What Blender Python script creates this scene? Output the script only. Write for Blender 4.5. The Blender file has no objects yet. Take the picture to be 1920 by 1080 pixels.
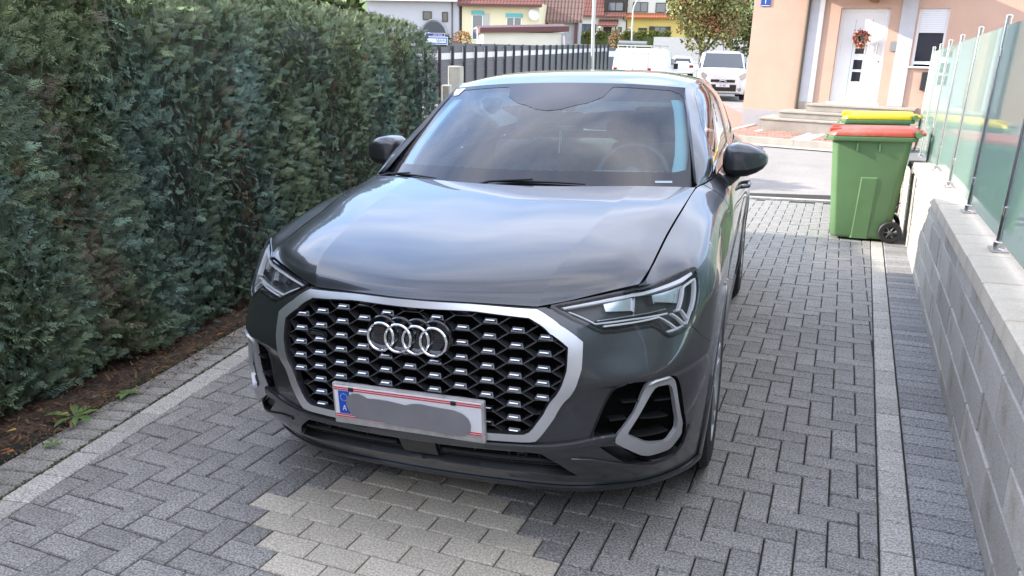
import bpy, bmesh, math, random
import numpy as np
from mathutils import Vector, Matrix
from mathutils.geometry import delaunay_2d_cdt
R=math.radians
scene=bpy.context.scene
COL=scene.collection
# ------------------------------------------------------------ camera
cd=bpy.data.cameras.new('camera'); cam=bpy.data.objects.new('camera',cd); COL.objects.link(cam)
cd.sensor_width=36.0; cd.lens=27.185; cd.clip_start=.05; cd.clip_end=2000
_r=Vector((.94987958,.31258516,-.0043921)); _u=Vector((-.07784411,.25011192,.96508255)); _f=Vector((-.302769,.91637031,-.26190912))
CAMP=Vector((1.0415836,-2.0908981,1.5274893))
cam.matrix_world=Matrix(((_r.x,_u.x,-_f.x,CAMP.x),(_r.y,_u.y,-_f.y,CAMP.y),(_r.z,_u.z,-_f.z,CAMP.z),(0,0,0,1)))
scene.camera=cam
# ------------------------------------------------------------ sky and sun
SUN_HEAD=R(4.0); SUN_EL=R(25.0)          # light travels towards +x, a little downwards
w=bpy.data.worlds.new('World'); scene.world=w; w.use_nodes=True
nt=w.node_tree; N=nt.nodes; L=nt.links; N.clear()
out=N.new('ShaderNodeOutputWorld'); bg=N.new('ShaderNodeBackground')
sky=N.new('ShaderNodeTexSky'); sky.sky_type='NISHITA'; sky.sun_disc=False
sky.sun_elevation=SUN_EL; sky.sun_rotation=R(-90.0); sky.air_density=1.0; sky.dust_density=.3; sky.ozone_density=2.5
tc=N.new('ShaderNodeTexCoord'); mp=N.new('ShaderNodeMapping'); mp.inputs['Scale'].default_value=(1,1,2.6); mp.inputs['Location'].default_value=(0,0,2.7)
nz=N.new('ShaderNodeTexNoise'); nz.inputs['Scale'].default_value=1.7; nz.inputs['Detail'].default_value=5; nz.inputs['Roughness'].default_value=.55; nz.inputs['Distortion'].default_value=.35
rp=N.new('ShaderNodeValToRGB'); rp.color_ramp.elements[0].position=.34; rp.color_ramp.elements[0].color=(.20,.20,.20,1); rp.color_ramp.elements[1].position=.70; rp.color_ramp.elements[1].color=(.60,.60,.60,1)
mx=N.new('ShaderNodeMixRGB'); mx.inputs[2].default_value=(9.8,9.3,9.2,1)
L.new(tc.outputs['Generated'],mp.inputs[0]); L.new(mp.outputs[0],nz.inputs['Vector']); L.new(nz.outputs[0],rp.inputs[0])
L.new(rp.outputs[0],mx.inputs[0]); hs=N.new('ShaderNodeHueSaturation'); hs.inputs['Saturation'].default_value=1.5; L.new(sky.outputs[0],hs.inputs['Color']); L.new(hs.outputs[0],mx.inputs[1]); L.new(mx.outputs[0],bg.inputs[0]); L.new(bg.outputs[0],out.inputs[0])
bg.inputs[1].default_value=.15
sl=bpy.data.lights.new('sun','SUN'); sl.energy=2.6; sl.angle=R(.53); sl.color=(1,.93,.82)
so=bpy.data.objects.new('sun',sl); COL.objects.link(so)
so.rotation_euler=Vector((math.cos(SUN_HEAD)*math.cos(SUN_EL),math.sin(SUN_HEAD)*math.cos(SUN_EL),-math.sin(SUN_EL))).to_track_quat('-Z','Y').to_euler()
so.location=(-30,0,20)
vs=scene.view_settings; vs.view_transform='Standard'; vs.look='None'; vs.gamma=1; vs.exposure=1.85; vs.use_curve_mapping=False
scene.render.engine='CYCLES'; scene.cycles.max_bounces=8; scene.cycles.transparent_max_bounces=16; scene.cycles.use_denoising=True
scene.cycles.caustics_reflective=False; scene.cycles.caustics_refractive=False
rng=np.random.default_rng(7); random.seed(7)

# ------------------------------------------------------------ materials
MATS={}
def mat(name,col=(.5,.5,.5),rough=.6,metal=0.,coat=0.,coat_rough=.03,var=0.,vscale=6.,bump=0.,bscale=40.,spec=.5,rand=0.,emit=None,attr=None,speck=None,stain=None,trans=0.):
    """Principled material; var = broad colour mottling, speck=(scale,lo,hi) grain, rand = per-object brightness, stain=(colour,scale,amount)"""
    if name in MATS: return MATS[name]
    m=bpy.data.materials.new(name); m.use_nodes=True; nt=m.node_tree; N=nt.nodes; L=nt.links
    b=N['Principled BSDF']; b.inputs['Roughness'].default_value=rough; b.inputs['Metallic'].default_value=metal
    b.inputs['Specular IOR Level'].default_value=spec
    b.inputs['Coat Weight'].default_value=coat; b.inputs['Coat Roughness'].default_value=coat_rough
    if trans: b.inputs['Transmission Weight'].default_value=trans
    tc=N.new('ShaderNodeTexCoord'); c=None
    def rgb(): 
        n=N.new('ShaderNodeRGB'); n.outputs[0].default_value=(*col,1); return n.outputs[0]
    c=rgb()
    if attr:
        a=N.new('ShaderNodeAttribute'); a.attribute_name=attr; c=a.outputs['Color']
    def scale_by(c,fac_socket,lo,hi):
        mr=N.new('ShaderNodeMapRange'); mr.inputs[3].default_value=lo; mr.inputs[4].default_value=hi; L.new(fac_socket,mr.inputs[0])
        v=N.new('ShaderNodeVectorMath'); v.operation='SCALE'; L.new(c,v.inputs[0]); L.new(mr.outputs[0],v.inputs['Scale']); return v.outputs[0]
    if var:
        n=N.new('ShaderNodeTexNoise'); n.inputs['Scale'].default_value=vscale; n.inputs['Detail'].default_value=5; L.new(tc.outputs['Object'],n.inputs['Vector'])
        mr=N.new('ShaderNodeMapRange'); mr.inputs[1].default_value=.3; mr.inputs[2].default_value=.7; L.new(n.outputs[0],mr.inputs[0])
        c=scale_by(c,mr.outputs[0],1-var,1+var)
    if stain:
        n=N.new('ShaderNodeTexNoise'); n.inputs['Scale'].default_value=stain[1]; n.inputs['Detail'].default_value=6; n.inputs['Roughness'].default_value=.65; L.new(tc.outputs['Object'],n.inputs['Vector'])
        mr=N.new('ShaderNodeMapRange'); mr.inputs[1].default_value=.48; mr.inputs[2].default_value=.72; mr.inputs[4].default_value=stain[2]; L.new(n.outputs[0],mr.inputs[0])
        q=N.new('ShaderNodeMixRGB'); q.inputs[2].default_value=(*stain[0],1); L.new(mr.outputs[0],q.inputs[0]); L.new(c,q.inputs[1]); c=q.outputs[0]
    if speck:
        g=N.new('ShaderNodeNewGeometry')
        n=N.new('ShaderNodeTexNoise'); n.inputs['Scale'].default_value=speck[0]; n.inputs['Detail'].default_value=3; n.inputs['Roughness'].default_value=.7; L.new(g.outputs['Position'],n.inputs['Vector'])
        mr=N.new('ShaderNodeMapRange'); mr.inputs[1].default_value=.40; mr.inputs[2].default_value=.62; L.new(n.outputs[0],mr.inputs[0])
        c=scale_by(c,mr.outputs[0],speck[1],speck[2])
    if rand:
        o=N.new('ShaderNodeObjectInfo'); c=scale_by(c,o.outputs['Random'],1-rand,1+rand)
    L.new(c,b.inputs['Base Color'])
    if bump:
        n=N.new('ShaderNodeTexNoise'); n.inputs['Scale'].default_value=bscale; n.inputs['Detail'].default_value=4; L.new(tc.outputs['Object'],n.inputs['Vector'])
        bp=N.new('ShaderNodeBump'); bp.inputs['Strength'].default_value=bump; bp.inputs['Distance'].default_value=.01; L.new(n.outputs[0],bp.inputs['Height']); L.new(bp.outputs[0],b.inputs['Normal'])
    if emit: b.inputs['Emission Color'].default_value=(*emit[:3],1); b.inputs['Emission Strength'].default_value=emit[3]
    MATS[name]=m; return m
def glass(name,tint=(.8,.9,.88),ior=1.5,rough=.0,boost=1.0):
    if name in MATS: return MATS[name]
    m=bpy.data.materials.new(name); m.use_nodes=True; nt=m.node_tree; N=nt.nodes; L=nt.links; N.clear()
    o=N.new('ShaderNodeOutputMaterial'); t=N.new('ShaderNodeBsdfTransparent'); t.inputs[0].default_value=(*tint,1)
    g=N.new('ShaderNodeBsdfGlossy'); g.inputs['Roughness'].default_value=rough; g.inputs[0].default_value=(1,1,1,1)
    f=N.new('ShaderNodeFresnel'); f.inputs[0].default_value=ior
    ml=N.new('ShaderNodeMath'); ml.operation='MULTIPLY'; ml.use_clamp=True; ml.inputs[1].default_value=boost
    mx=N.new('ShaderNodeMixShader'); L.new(f.outputs[0],ml.inputs[0]); L.new(ml.outputs[0],mx.inputs[0]); L.new(t.outputs[0],mx.inputs[1]); L.new(g.outputs[0],mx.inputs[2]); L.new(mx.outputs[0],o.inputs[0])
    MATS[name]=m; return m
def frosted(name,tint,milk,amount,boost=1.):
    m=glass(name,tint,1.5,0.,boost); nt=m.node_tree; N=nt.nodes; L=nt.links; o=[n for n in N if n.type=='OUTPUT_MATERIAL'][0]; src=o.inputs[0].links[0].from_node
    t=src.inputs[1].links[0].from_node; d=N.new('ShaderNodeBsdfDiffuse'); d.inputs[0].default_value=(*milk,1); q=N.new('ShaderNodeBsdfTranslucent'); q.inputs[0].default_value=(*milk,1)
    a=N.new('ShaderNodeMixShader'); a.inputs[0].default_value=.5; L.new(d.outputs[0],a.inputs[1]); L.new(q.outputs[0],a.inputs[2])
    b=N.new('ShaderNodeMixShader'); b.inputs[0].default_value=amount; L.new(t.outputs[0],b.inputs[1]); L.new(a.outputs[0],b.inputs[2]); L.new(b.outputs[0],src.inputs[1]); return m
def banded(name,c1,c2,axis,freq,rough=.7,soft=.1,duty=.5,bump=0.,var=0.):
    """shade of fine ribs painted as two-tone stripes along an object axis (roof tiles, shutters, woven fence strips)"""
    if name in MATS: return MATS[name]
    m=mat(name,c1,rough,var=var); nt=m.node_tree; N=nt.nodes; L=nt.links; b=N['Principled BSDF']
    tc=N.new('ShaderNodeTexCoord'); sp=N.new('ShaderNodeSeparateXYZ'); L.new(tc.outputs['Object'],sp.inputs[0])
    mu=N.new('ShaderNodeMath'); mu.operation='MULTIPLY'; mu.inputs[1].default_value=freq; L.new(sp.outputs[axis],mu.inputs[0])
    fr=N.new('ShaderNodeMath'); fr.operation='FRACT'; L.new(mu.outputs[0],fr.inputs[0])
    mr=N.new('ShaderNodeMapRange'); mr.inputs[1].default_value=duty-soft; mr.inputs[2].default_value=duty+soft; L.new(fr.outputs[0],mr.inputs[0])
    q=N.new('ShaderNodeMixRGB'); q.inputs[2].default_value=(*c2,1); L.new(mr.outputs[0],q.inputs[0])
    src=b.inputs['Base Color'].links[0].from_socket; L.new(src,q.inputs[1]); L.new(q.outputs[0],b.inputs['Base Color'])
    return m
# ------------------------------------------------------------ objects
def link(o,parent=None,label=None,cat=None,group=None,kind=None):
    COL.objects.link(o)
    if parent is not None: o.parent=parent
    tag(o,label,cat,group,kind); return o
def tag(o,label=None,cat=None,group=None,kind=None):
    if label: o['label']=label
    if cat: o['category']=cat
    if group: o['group']=group
    if kind: o['kind']=kind
    return o
def empty(name,loc=(0,0,0),label=None,cat=None,group=None,mw=None):
    o=bpy.data.objects.new(name,None); o.empty_display_size=.1
    link(o,None,label,cat,group)
    if mw is not None: o.matrix_world=mw
    else: o.location=loc
    return o
def obj(name,me,m,parent=None,**k):
    o=bpy.data.objects.new(name,me)
    if m is not None:
        if isinstance(m,(list,tuple)):
            if not me.materials:
                for q in m: me.materials.append(q)
        elif not me.materials: me.materials.append(m)
    return link(o,parent,**k)
class MB:
    def __init__(s): s.v=[]; s.f=[]; s.mi=[]
    def add(s,v,f,mi=0):
        k=len(s.v); s.v+= [tuple(map(float,p)) for p in v]; s.f+=[tuple(i+k for i in q) for q in f]; s.mi+=[mi]*len(f); return s
    def box(s,x0,x1,y0,y1,z0,z1,mi=0):
        v=[(x,y,z) for z in(z0,z1) for y in(y0,y1) for x in(x0,x1)]
        return s.add(v,[(0,2,3,1),(4,5,7,6),(0,1,5,4),(2,6,7,3),(0,4,6,2),(1,3,7,5)],mi)
    def quad(s,a,b,c,d,mi=0): return s.add([a,b,c,d],[(0,1,2,3)],mi)
    def prism(s,poly,ax,d0,d1,mi=0,shrink=0.):
        """poly: 2D points in the plane normal to axis ax; extruded d0..d1 (the d1 face may be shrunk)"""
        n=len(poly); P=np.array(poly,float); c=P.mean(0); Q=c+(P-c)*(1-shrink)
        def up(p,d): 
            q=[p[0],p[1]]; q.insert(ax,d); return q
        v=[up(p,d0) for p in P]+[up(p,d1) for p in Q]
        f=[tuple(range(n))[::-1],tuple(range(n,2*n))]+[(i,(i+1)%n,n+(i+1)%n,n+i) for i in range(n)]
        return s.add(v,f,mi)
    def tube(s,path,r,n=8,cap=True,mi=0):
        path=[Vector(p) for p in path]; k=len(path); rs=r if isinstance(r,(list,tuple)) else [r]*k; v=[];f=[]
        ref=None
        for i,p in enumerate(path):
            d=(path[min(i+1,k-1)]-path[max(i-1,0)]).normalized()
            if ref is None: ref=d.orthogonal().normalized()
            a=(ref-d*ref.dot(d)); a=a.normalized() if a.length>1e-6 else d.orthogonal().normalized(); ref=a; b=d.cross(a)
            for j in range(n):
                t=2*math.pi*j/n; v.append(p+(a*math.cos(t)+b*math.sin(t))*rs[i])
        for i in range(k-1):
            for j in range(n): f.append((i*n+j,i*n+(j+1)%n,(i+1)*n+(j+1)%n,(i+1)*n+j))
        if cap: f+= [tuple(range(n))[::-1],tuple((k-1)*n+j for j in range(n))]
        return s.add(v,f,mi)
    def lathe(s,prof,axis,origin,n=24,mi=0,closed=False):
        """prof: (radius, distance along axis)"""
        a=Vector(axis).normalized(); u=a.orthogonal().normalized(); w=a.cross(u); o=Vector(origin); v=[];f=[]
        for r,h in prof:
            for j in range(n):
                t=2*math.pi*j/n; v.append(o+a*h+(u*math.cos(t)+w*math.sin(t))*r)
        k=len(prof)
        for i in range(k if closed else k-1):
            for j in range(n): f.append((i*n+j,i*n+(j+1)%n,((i+1)%k)*n+(j+1)%n,((i+1)%k)*n+j))
        if not closed: f+=[tuple(range(n))[::-1],tuple((k-1)*n+j for j in range(n))]
        return s.add(v,f,mi)
    def sweep(s,path,sec,mi=0,close=True):
        """path: list of (point, right vec, up vec); sec: 2D closed section"""
        n=len(sec); v=[];f=[]
        for p,a,b in path:
            for x,y in sec: v.append(Vector(p)+Vector(a)*x+Vector(b)*y)
        k=len(path)
        for i in range(k-1):
            for j in range(n): f.append((i*n+j,i*n+(j+1)%n,(i+1)*n+(j+1)%n,(i+1)*n+j))
        if close: f+=[tuple(range(n))[::-1],tuple((k-1)*n+j for j in range(n))]
        return s.add(v,f,mi)
    def mesh(s,name,smooth=None,bevel=0.,seg=1):
        me=bpy.data.meshes.new(name); me.from_pydata(s.v,[],s.f)
        if any(s.mi): me.polygons.foreach_set('material_index',s.mi)
        bm=bmesh.new(); bm.from_mesh(me); bmesh.ops.recalc_face_normals(bm,faces=bm.faces)
        if bevel:
            es=[e for e in bm.edges if len(e.link_faces)==2 and e.calc_face_angle(0)>R(30)]
            bmesh.ops.bevel(bm,geom=es,offset=bevel,segments=seg,affect='EDGES',profile=.6,clamp_overlap=True)
        bm.to_mesh(me); bm.free()
        if smooth is not None:
            me.shade_smooth(); me.set_sharp_from_angle(angle=R(smooth))
        return me
    def build(s,name,m,parent=None,smooth=None,bevel=0.,seg=1,**k):
        return obj(name,s.mesh(name,smooth,bevel,seg),m,parent,**k)
def boxo(name,b,m,parent=None,bevel=0.,**k): return MB().box(*b).build(name,m,parent,bevel=bevel,**k)
def grid_mesh(name,V,F,attr=None,smooth=False):
    """fast mesh from numpy arrays; F is (n,k) with one k"""
    V=np.asarray(V,np.float32); F=np.asarray(F,np.int32); me=bpy.data.meshes.new(name); n,k=F.shape
    me.vertices.add(len(V)); me.vertices.foreach_set('co',V.ravel()); me.loops.add(n*k); me.loops.foreach_set('vertex_index',F.ravel())
    me.polygons.add(n); me.polygons.foreach_set('loop_start',np.arange(0,n*k,k,dtype=np.int32)); me.polygons.foreach_set('loop_total',np.full(n,k,np.int32))
    if attr is not None:
        a=me.color_attributes.new('tone','FLOAT_COLOR','POINT'); c=np.ones((len(V),4),np.float32); c[:,:3]=attr; a.data.foreach_set('color',c.ravel())
    me.update(calc_edges=True)
    if smooth: me.shade_smooth()
    return me
def text_mesh(body,size,depth=.001):
    c=bpy.data.curves.new('lettering','FONT'); c.body=body; c.size=size; c.extrude=depth; c.align_x='CENTER'; c.align_y='CENTER'
    o=bpy.data.objects.new('lettering',c); me=bpy.data.meshes.new_from_object(o); bpy.data.objects.remove(o); return me
def letter(name,body,size,m,parent,loc,rot=(R(90),0,0),sx=1.,depth=.001,**k):
    o=obj(name,text_mesh(body,size,depth),m,parent,**k); o.location=loc; o.rotation_euler=rot; o.scale=(sx,1,1); return o
def frame_matrix(O,ang,up=(.037,-.022,1.),lean=0.):
    u=Vector(up).normalized(); h=Vector((math.cos(R(ang)),math.sin(R(ang)),0)); h=(h-u*h.dot(u)).normalized(); y=u.cross(h)
    return Matrix(((h.x,y.x,u.x,O[0]),(h.y,y.y,u.y,O[1]),(h.z,y.z,u.z,O[2]),(0,0,0,1)))
def bgz(x,y,h=0.): return (.022*y-.037*x+h*1.0009)      # the level of the street, seen from the sloping driveway
# leaf-like cloud: many copies of a small template, each with own place, frame and tone
def scatter(template_v,template_f,pos,ax,up,size,tone):
    T=np.asarray(template_v,float); n=len(pos); ax=ax/np.linalg.norm(ax,axis=1,keepdims=True)
    sd=np.cross(up,ax); sd/=np.maximum(np.linalg.norm(sd,axis=1,keepdims=True),1e-6); nn=np.cross(ax,sd)
    V=pos[:,None,:]+size[:,None,None]*(T[None,:,0:1]*sd[:,None,:]+T[None,:,1:2]*ax[:,None,:]+T[None,:,2:3]*nn[:,None,:])
    F=(np.asarray(template_f)[None]+np.arange(n)[:,None,None]*len(T)).reshape(-1,len(template_f[0]))
    return V.reshape(-1,3),F,np.repeat(tone,len(T),0)

# ============================================================ THE SETTING
m_asph=mat('asphalt',(.30,.275,.245),.9,var=.12,vscale=1.5,speck=(140,.72,1.25),bump=.3,bscale=120)
m_soil=mat('soil',(.055,.034,.02),.95,var=.5,vscale=14,speck=(60,.4,1.6),bump=.8,bscale=30)
m_sand=mat('joint sand',(.022,.021,.018),.95,var=.3,vscale=20)
m_grass=mat('meadow',(.10,.16,.025),.9,var=.3,vscale=.15)
# ground: one sheet, the street plane beyond the driveway, rising gently to the hill
def gz(x,y):
    t=min(1,max(0,(y-8.6)/2.6)); t=t*t*(3-2*t)
    far=0.
    if y>60: k=min(1,(y-60)/35); far+=2.6*k*k*(3-2*k)
    if y>95: far+=(y-95)*.17
    yy=max(y,8.6)
    return -.025*(1-t)+t*(bgz(x,yy)+far-.012)
xs=sorted(set([-1000,-500,-250,-150]+list(range(-100,101,5))+[150,250,500,1000])); ys=sorted(set([-800,-300,-100,-50,-20,-5,0,4,6,8]+[8.6+.25*i for i in range(15)]+list(range(13,45,2))+list(range(45,100,3))+[100,115,135,160,200,250,320,420,600,900]))
V=[(x,y,gz(x,y)) for y in ys for x in xs]; nx=len(xs)
F=[(j*nx+i,j*nx+i+1,(j+1)*nx+i+1,(j+1)*nx+i) for j in range(len(ys)-1) for i in range(nx-1)]
me=bpy.data.meshes.new('ground'); me.from_pydata(V,[],F); me.shade_smooth()
me.materials.append(m_asph); me.materials.append(m_grass)
for p in me.polygons:
    c=p.center
    if c.y>96 or c.y<-25 or abs(c.x)>60: p.material_index=1
link(bpy.data.objects.new('ground',me),kind='structure')
# ---------------- driveway, laid stone by stone
DA=R(4.4); EX=Vector((math.cos(DA),-math.sin(DA),0)); EY=Vector((math.sin(DA),math.cos(DA),0)); DO=Vector((-.6975,.1425,0))
def d2w(u,v,z=0.): p=DO+EX*u+EY*v; return Vector((p.x,p.y,z))
me=bpy.data.meshes.new('driveway'); me.from_pydata([(-2.0,-3.6,-.012),(2.1,-3.6,-.012),(3.3,9.1,-.012),(-3.0,9.1,-.012)],[],[(0,1,2,3)])
drive=obj('driveway',me,m_sand,kind='structure')
m_dark=mat('dark concrete stone',(.245,.235,.216),.85,speck=(130,.52,1.55),rand=.13,bump=.35,bscale=200,var=.12,vscale=9)
m_cream=mat('cream concrete stone',(.555,.50,.405),.85,speck=(130,.62,1.15),rand=.10,bump=.3,bscale=200,var=.06,vscale=9)
m_edge=mat('pale edging stone',(.47,.445,.40),.85,speck=(120,.55,1.3),rand=.14,bump=.35,bscale=200,var=.12,vscale=7,stain=((.13,.12,.09),9,.5))
m_blue=mat('blue grey border stone',(.245,.24,.232),.85,speck=(120,.5,1.6),rand=.18,bump=.35,bscale=200)
m_old=mat('weathered border stone',(.28,.265,.235),.88,speck=(120,.5,1.5),rand=.16,bump=.4,bscale=200,stain=((.09,.085,.05),7,.55))
def stone_mesh(poly,h=.07,ch=.0048):
    """a paving stone from a convex outline (centred), its upper edge chamfered"""
    P=[Vector((a,b,0)) for a,b in poly]; n=len(P); c=sum(P,Vector())/n; mb=MB()
    def ins(q,d): 
        e=(c-q); return q+e*(d*1.6/max(e.length,.01))
    top=[ins(p,ch) for p in P]
    v=[(p.x,p.y,-h) for p in P]+[(p.x,p.y,-ch) for p in P]+[(p.x,p.y,0) for p in top]
    f=[(i,(i+1)%n,n+(i+1)%n,n+i) for i in range(n)]+[(n+i,n+(i+1)%n,2*n+(i+1)%n,2*n+i) for i in range(n)]+[tuple(range(2*n,3*n))]
    me=bpy.data.meshes.new('paver'); me.from_pydata(v,[],f); return me
def clip(poly,a,n):
    """keep the part of a 2D polygon with (p-a).n>=0"""
    o=[]
    for i in range(len(poly)):
        p,q=poly[i],poly[(i+1)%len(poly)]; dp=(p-a).dot(n); dq=(q-a).dot(n)
        if dp>=0: o.append(p)
        if dp*dq<0: o.append(p+(q-p)*(dp/(dp-dq)))
    return o
def V2(p): return Vector((p[0],p[1]))
# edges of the field: pale strips on both sides
SR0,SR1=V2((1.465,.15)),V2((2.01,5.70)); SRd=(SR1-SR0).normalized(); SRn=Vector((-SRd.y,SRd.x))      # points left, into the field
SL0,SL1=V2((-1.475,-.40)),V2((-1.675,1.29)); SLd=(SL1-SL0).normalized(); SLn=Vector((SLd.y,-SLd.x))    # points right, into the field
STONES=[]   # (outline in world xy, material, name)
G=.0031
def rect(u0,u1,v0,v1): return [V2(d2w(a,b)) for a,b in((u0+G,v0+G),(u1-G,v0+G),(u1-G,v1-G),(u0+G,v1-G))]
cream={}
for j in range(-10,9):
    k=j+1; wdt=6-abs(k); 
    if wdt>=1:
        i0=abs(k)
        for q in range(wdt): cream[(i0+2*q,j)]=1; cream[(i0+2*q+1,j)]=2
PC=.1
for (i,j),q in cream.items():
    if q==1: STONES.append((rect(i*PC,(i+2)*PC,j*PC,(j+1)*PC),m_cream,'paver'))
def field(i,j): return (i,j) not in cream
for i in range(-24,38):
    for j in range(-36,90):
        k=(i-j-1)%4
        if k==0: cells=[(i,j),(i+1,j)]
        elif k==3: cells=[(i,j),(i,j+1)]
        else: continue
        cells=[c for c in cells if field(*c)]
        if not cells: continue
        u0=min(c[0] for c in cells); u1=max(c[0] for c in cells)+1; v0=min(c[1] for c in cells); v1=max(c[1] for c in cells)+1
        po=rect(u0*PC,u1*PC,v0*PC,v1*PC)
        po=clip(po,SR0+SRn*.004,SRn)
        if len(po)>2: po=clip(po,SL0+SLn*.004,SLn)
        if len(po)<3: continue
        c=sum(po,Vector((0,0)))/len(po)
        if c.y>8.25+.1*(1.4-c.x) or c.y<-3.4: continue
        ar=abs(sum(po[a].x*po[(a+1)%len(po)].y-po[(a+1)%len(po)].x*po[a].y for a in range(len(po))))/2
        if ar<.0006: continue
        STONES.append((po,m_dark,'paver'))
def strip(a,d,n,w0,w1,pitch,s0,s1,m,name,out=[]):
    """a row of stones along d from a; each from w0 to w1 on the side n"""
    t=s0
    while t<s1:
        po=[a+d*(t+G)+n*(w0+G),a+d*(t+pitch-G)+n*(w0+G),a+d*(t+pitch-G)+n*(w1-G),a+d*(t+G)+n*(w1-G)]
        STONES.append((po,m,name)); t+=pitch
strip(SR0,SRd,-SRn,0,.104,.2,-2.9,8.3,m_edge,'edging_paver')
strip(SR0,SRd,-SRn,.106,.315,.1,-2.9,8.3,m_blue,'border_paver')
strip(SL0,SLd,-SLn,0,.125,.2,-2.4,7.2,m_edge,'edging_paver')
strip(SL0,SLd,-SLn,.127,.345,.1,-2.4,7.2,m_old,'border_paver')
def in_view(c):
    d=Vector((c.x,c.y,0))-CAMP; z=d.dot(_f)
    if z<.2: return None
    a=d.dot(_r)/z; b=d.dot(_u)/z
    if abs(a)>.668 or abs(b)>.38: return None
    if abs(c.x)<.80 and .45<c.y<4.4: return None
    if -.95<c.x<.6 and c.y>.55: return None
    return z
done={}; stuff={}
rank=sorted([(in_view(sum(p,Vector((0,0)))/len(p)) or 1e9,i) for i,(p,m,n) in enumerate(STONES)])
cnt={}; single=set()
for z,i in rank:
    n=STONES[i][2]
    if z<1e8 and cnt.get(n,0)<295: cnt[n]=cnt.get(n,0)+1; single.add(i)
for i,(po,m,n) in enumerate(STONES):
    c=sum(po,Vector((0,0)))/len(po); z=rng.normal(0,.0009)
    tilt=(rng.normal(0,.004),rng.normal(0,.004))
    if i in single:
        loc=[(round(p.x-c.x,4),round(p.y-c.y,4)) for p in po]
        key=(m.name,len(po),tuple(round(x,3) for q in loc for x in q))
        if key not in done: done[key]=stone_mesh(loc)
        o=obj(n,done[key],m,drive); o.location=(c.x,c.y,z); o.rotation_euler=(tilt[0],tilt[1],0)
    else:
        mb=stuff.setdefault((n,m.name),(MB(),m))[0]; q=[V2(p)-c for p in po]; qq=[p*(1-.006/max(p.length,.01)) for p in q]; nn=len(po)
        zz=[z+tilt[1]*p.x*-1+tilt[0]*p.y for p in q]
        mb.add([(p.x+c.x,p.y+c.y,-.03) for p in q]+[(p.x+c.x,p.y+c.y,k-.0035) for p,k in zip(q,zz)]+[(p.x+c.x,p.y+c.y,k) for p,k in zip(qq,zz)],
               [(a,(a+1)%nn,nn+(a+1)%nn,nn+a) for a in range(nn)]+[(nn+a,nn+(a+1)%nn,2*nn+(a+1)%nn,2*nn+a) for a in range(nn)]+[tuple(range(2*nn,3*nn))])
for (n,_),(mb,m) in stuff.items(): 
    me=bpy.data.meshes.new(n); me.from_pydata(mb.v,[],mb.f); o=obj(n,me,m,drive,kind='stuff')
# white drainage kerb at the street end
mb=MB(); mb.box(-4.5,2.2,-.06,.06,-.05,.012); o=mb.build('kerb',m_edge,drive); o.location=(.6,8.52,0); o.rotation_euler=(0,0,R(-4))
# ---------------- soil strip under the hedge
HF0,HF1=V2((-2.02,-3.2)),V2((-2.34,5.3)); HFd=(HF1-HF0).normalized(); HFn=Vector((HFd.y,-HFd.x))     # hedge front line; n towards the drive
nu,nv=110,14; V=[];F=[]
for a in range(nu+1):
    for b in range(nv+1):
        p=HF0+HFd*(a/nu*8.7)+HFn*(-1.2+b/nv*1.50); 
        z=-.012+.05*math.exp(-((b/nv-.45)/.35)**2)+.012*rng.normal()*(b<nv-1)
        if b>=nv-1: z=-.02
        V.append((p.x,p.y,z))
for a in range(nu):
    for b in range(nv): k=a*(nv+1)+b; F.append((k,k+nv+1,k+nv+2,k+1))
me=bpy.data.meshes.new('soil_bed'); me.from_pydata(V,[],F); me.shade_smooth(); obj('soil_bed',me,m_soil,kind='structure')
# fallen scale leaves, needles and weeds on the soil
T=[(-.16,0,0),(.16,0,0),(.05,1,.1),(-.05,1,.1)]
n=9000; s=rng.uniform(0,8.6,n); d=rng.uniform(-.35,.31,n)**1; P=np.array([[HF0.x+HFd.x*a+HFn.x*b,HF0.y+HFd.y*a+HFn.y*b] for a,b in zip(s,d)])
pos=np.c_[P,rng.uniform(.004,.045,n)]; ax=np.c_[rng.normal(size=(n,2)),rng.normal(0,.25,n)]; up=np.c_[rng.normal(0,.3,(n,2)),np.ones(n)]
pal=np.array([(.13,.06,.025),(.09,.045,.02),(.17,.085,.03),(.06,.04,.02),(.12,.09,.04)]); tone=pal[rng.integers(0,5,n)]*rng.uniform(.6,1.3,(n,1))
Vv,Ff,tt=scatter(T,[(0,1,2,3)],pos,ax,up,rng.uniform(.012,.04,n),tone)
m_leaf=mat('leaf litter',(.1,.06,.03),.8,attr='tone')
obj('leaf_litter',grid_mesh('leaf_litter',Vv,Ff,tt),m_leaf,kind='stuff')
# ---------------- the clipped cypress hedge
hedge=empty('hedge',(HF0.x,HF0.y,0),'tall clipped blue-green cypress hedge along the left edge of the driveway','hedge')
HH=2.06; HT=1.15; HL=9.05
def hp(s,dep,z):    # along, depth behind the front face, height
    p=HF0+HFd*s-HFn*dep; return np.array([p.x,p.y,z])
def lump(s,z,k=0): return .022*math.sin(s*2.3+1.1*z+k)+.02*math.sin(s*5.1-2.*z+2*k)+.012*math.sin(3.7*z+s*1.3)+.016*math.sin(s*11+z*2)
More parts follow.
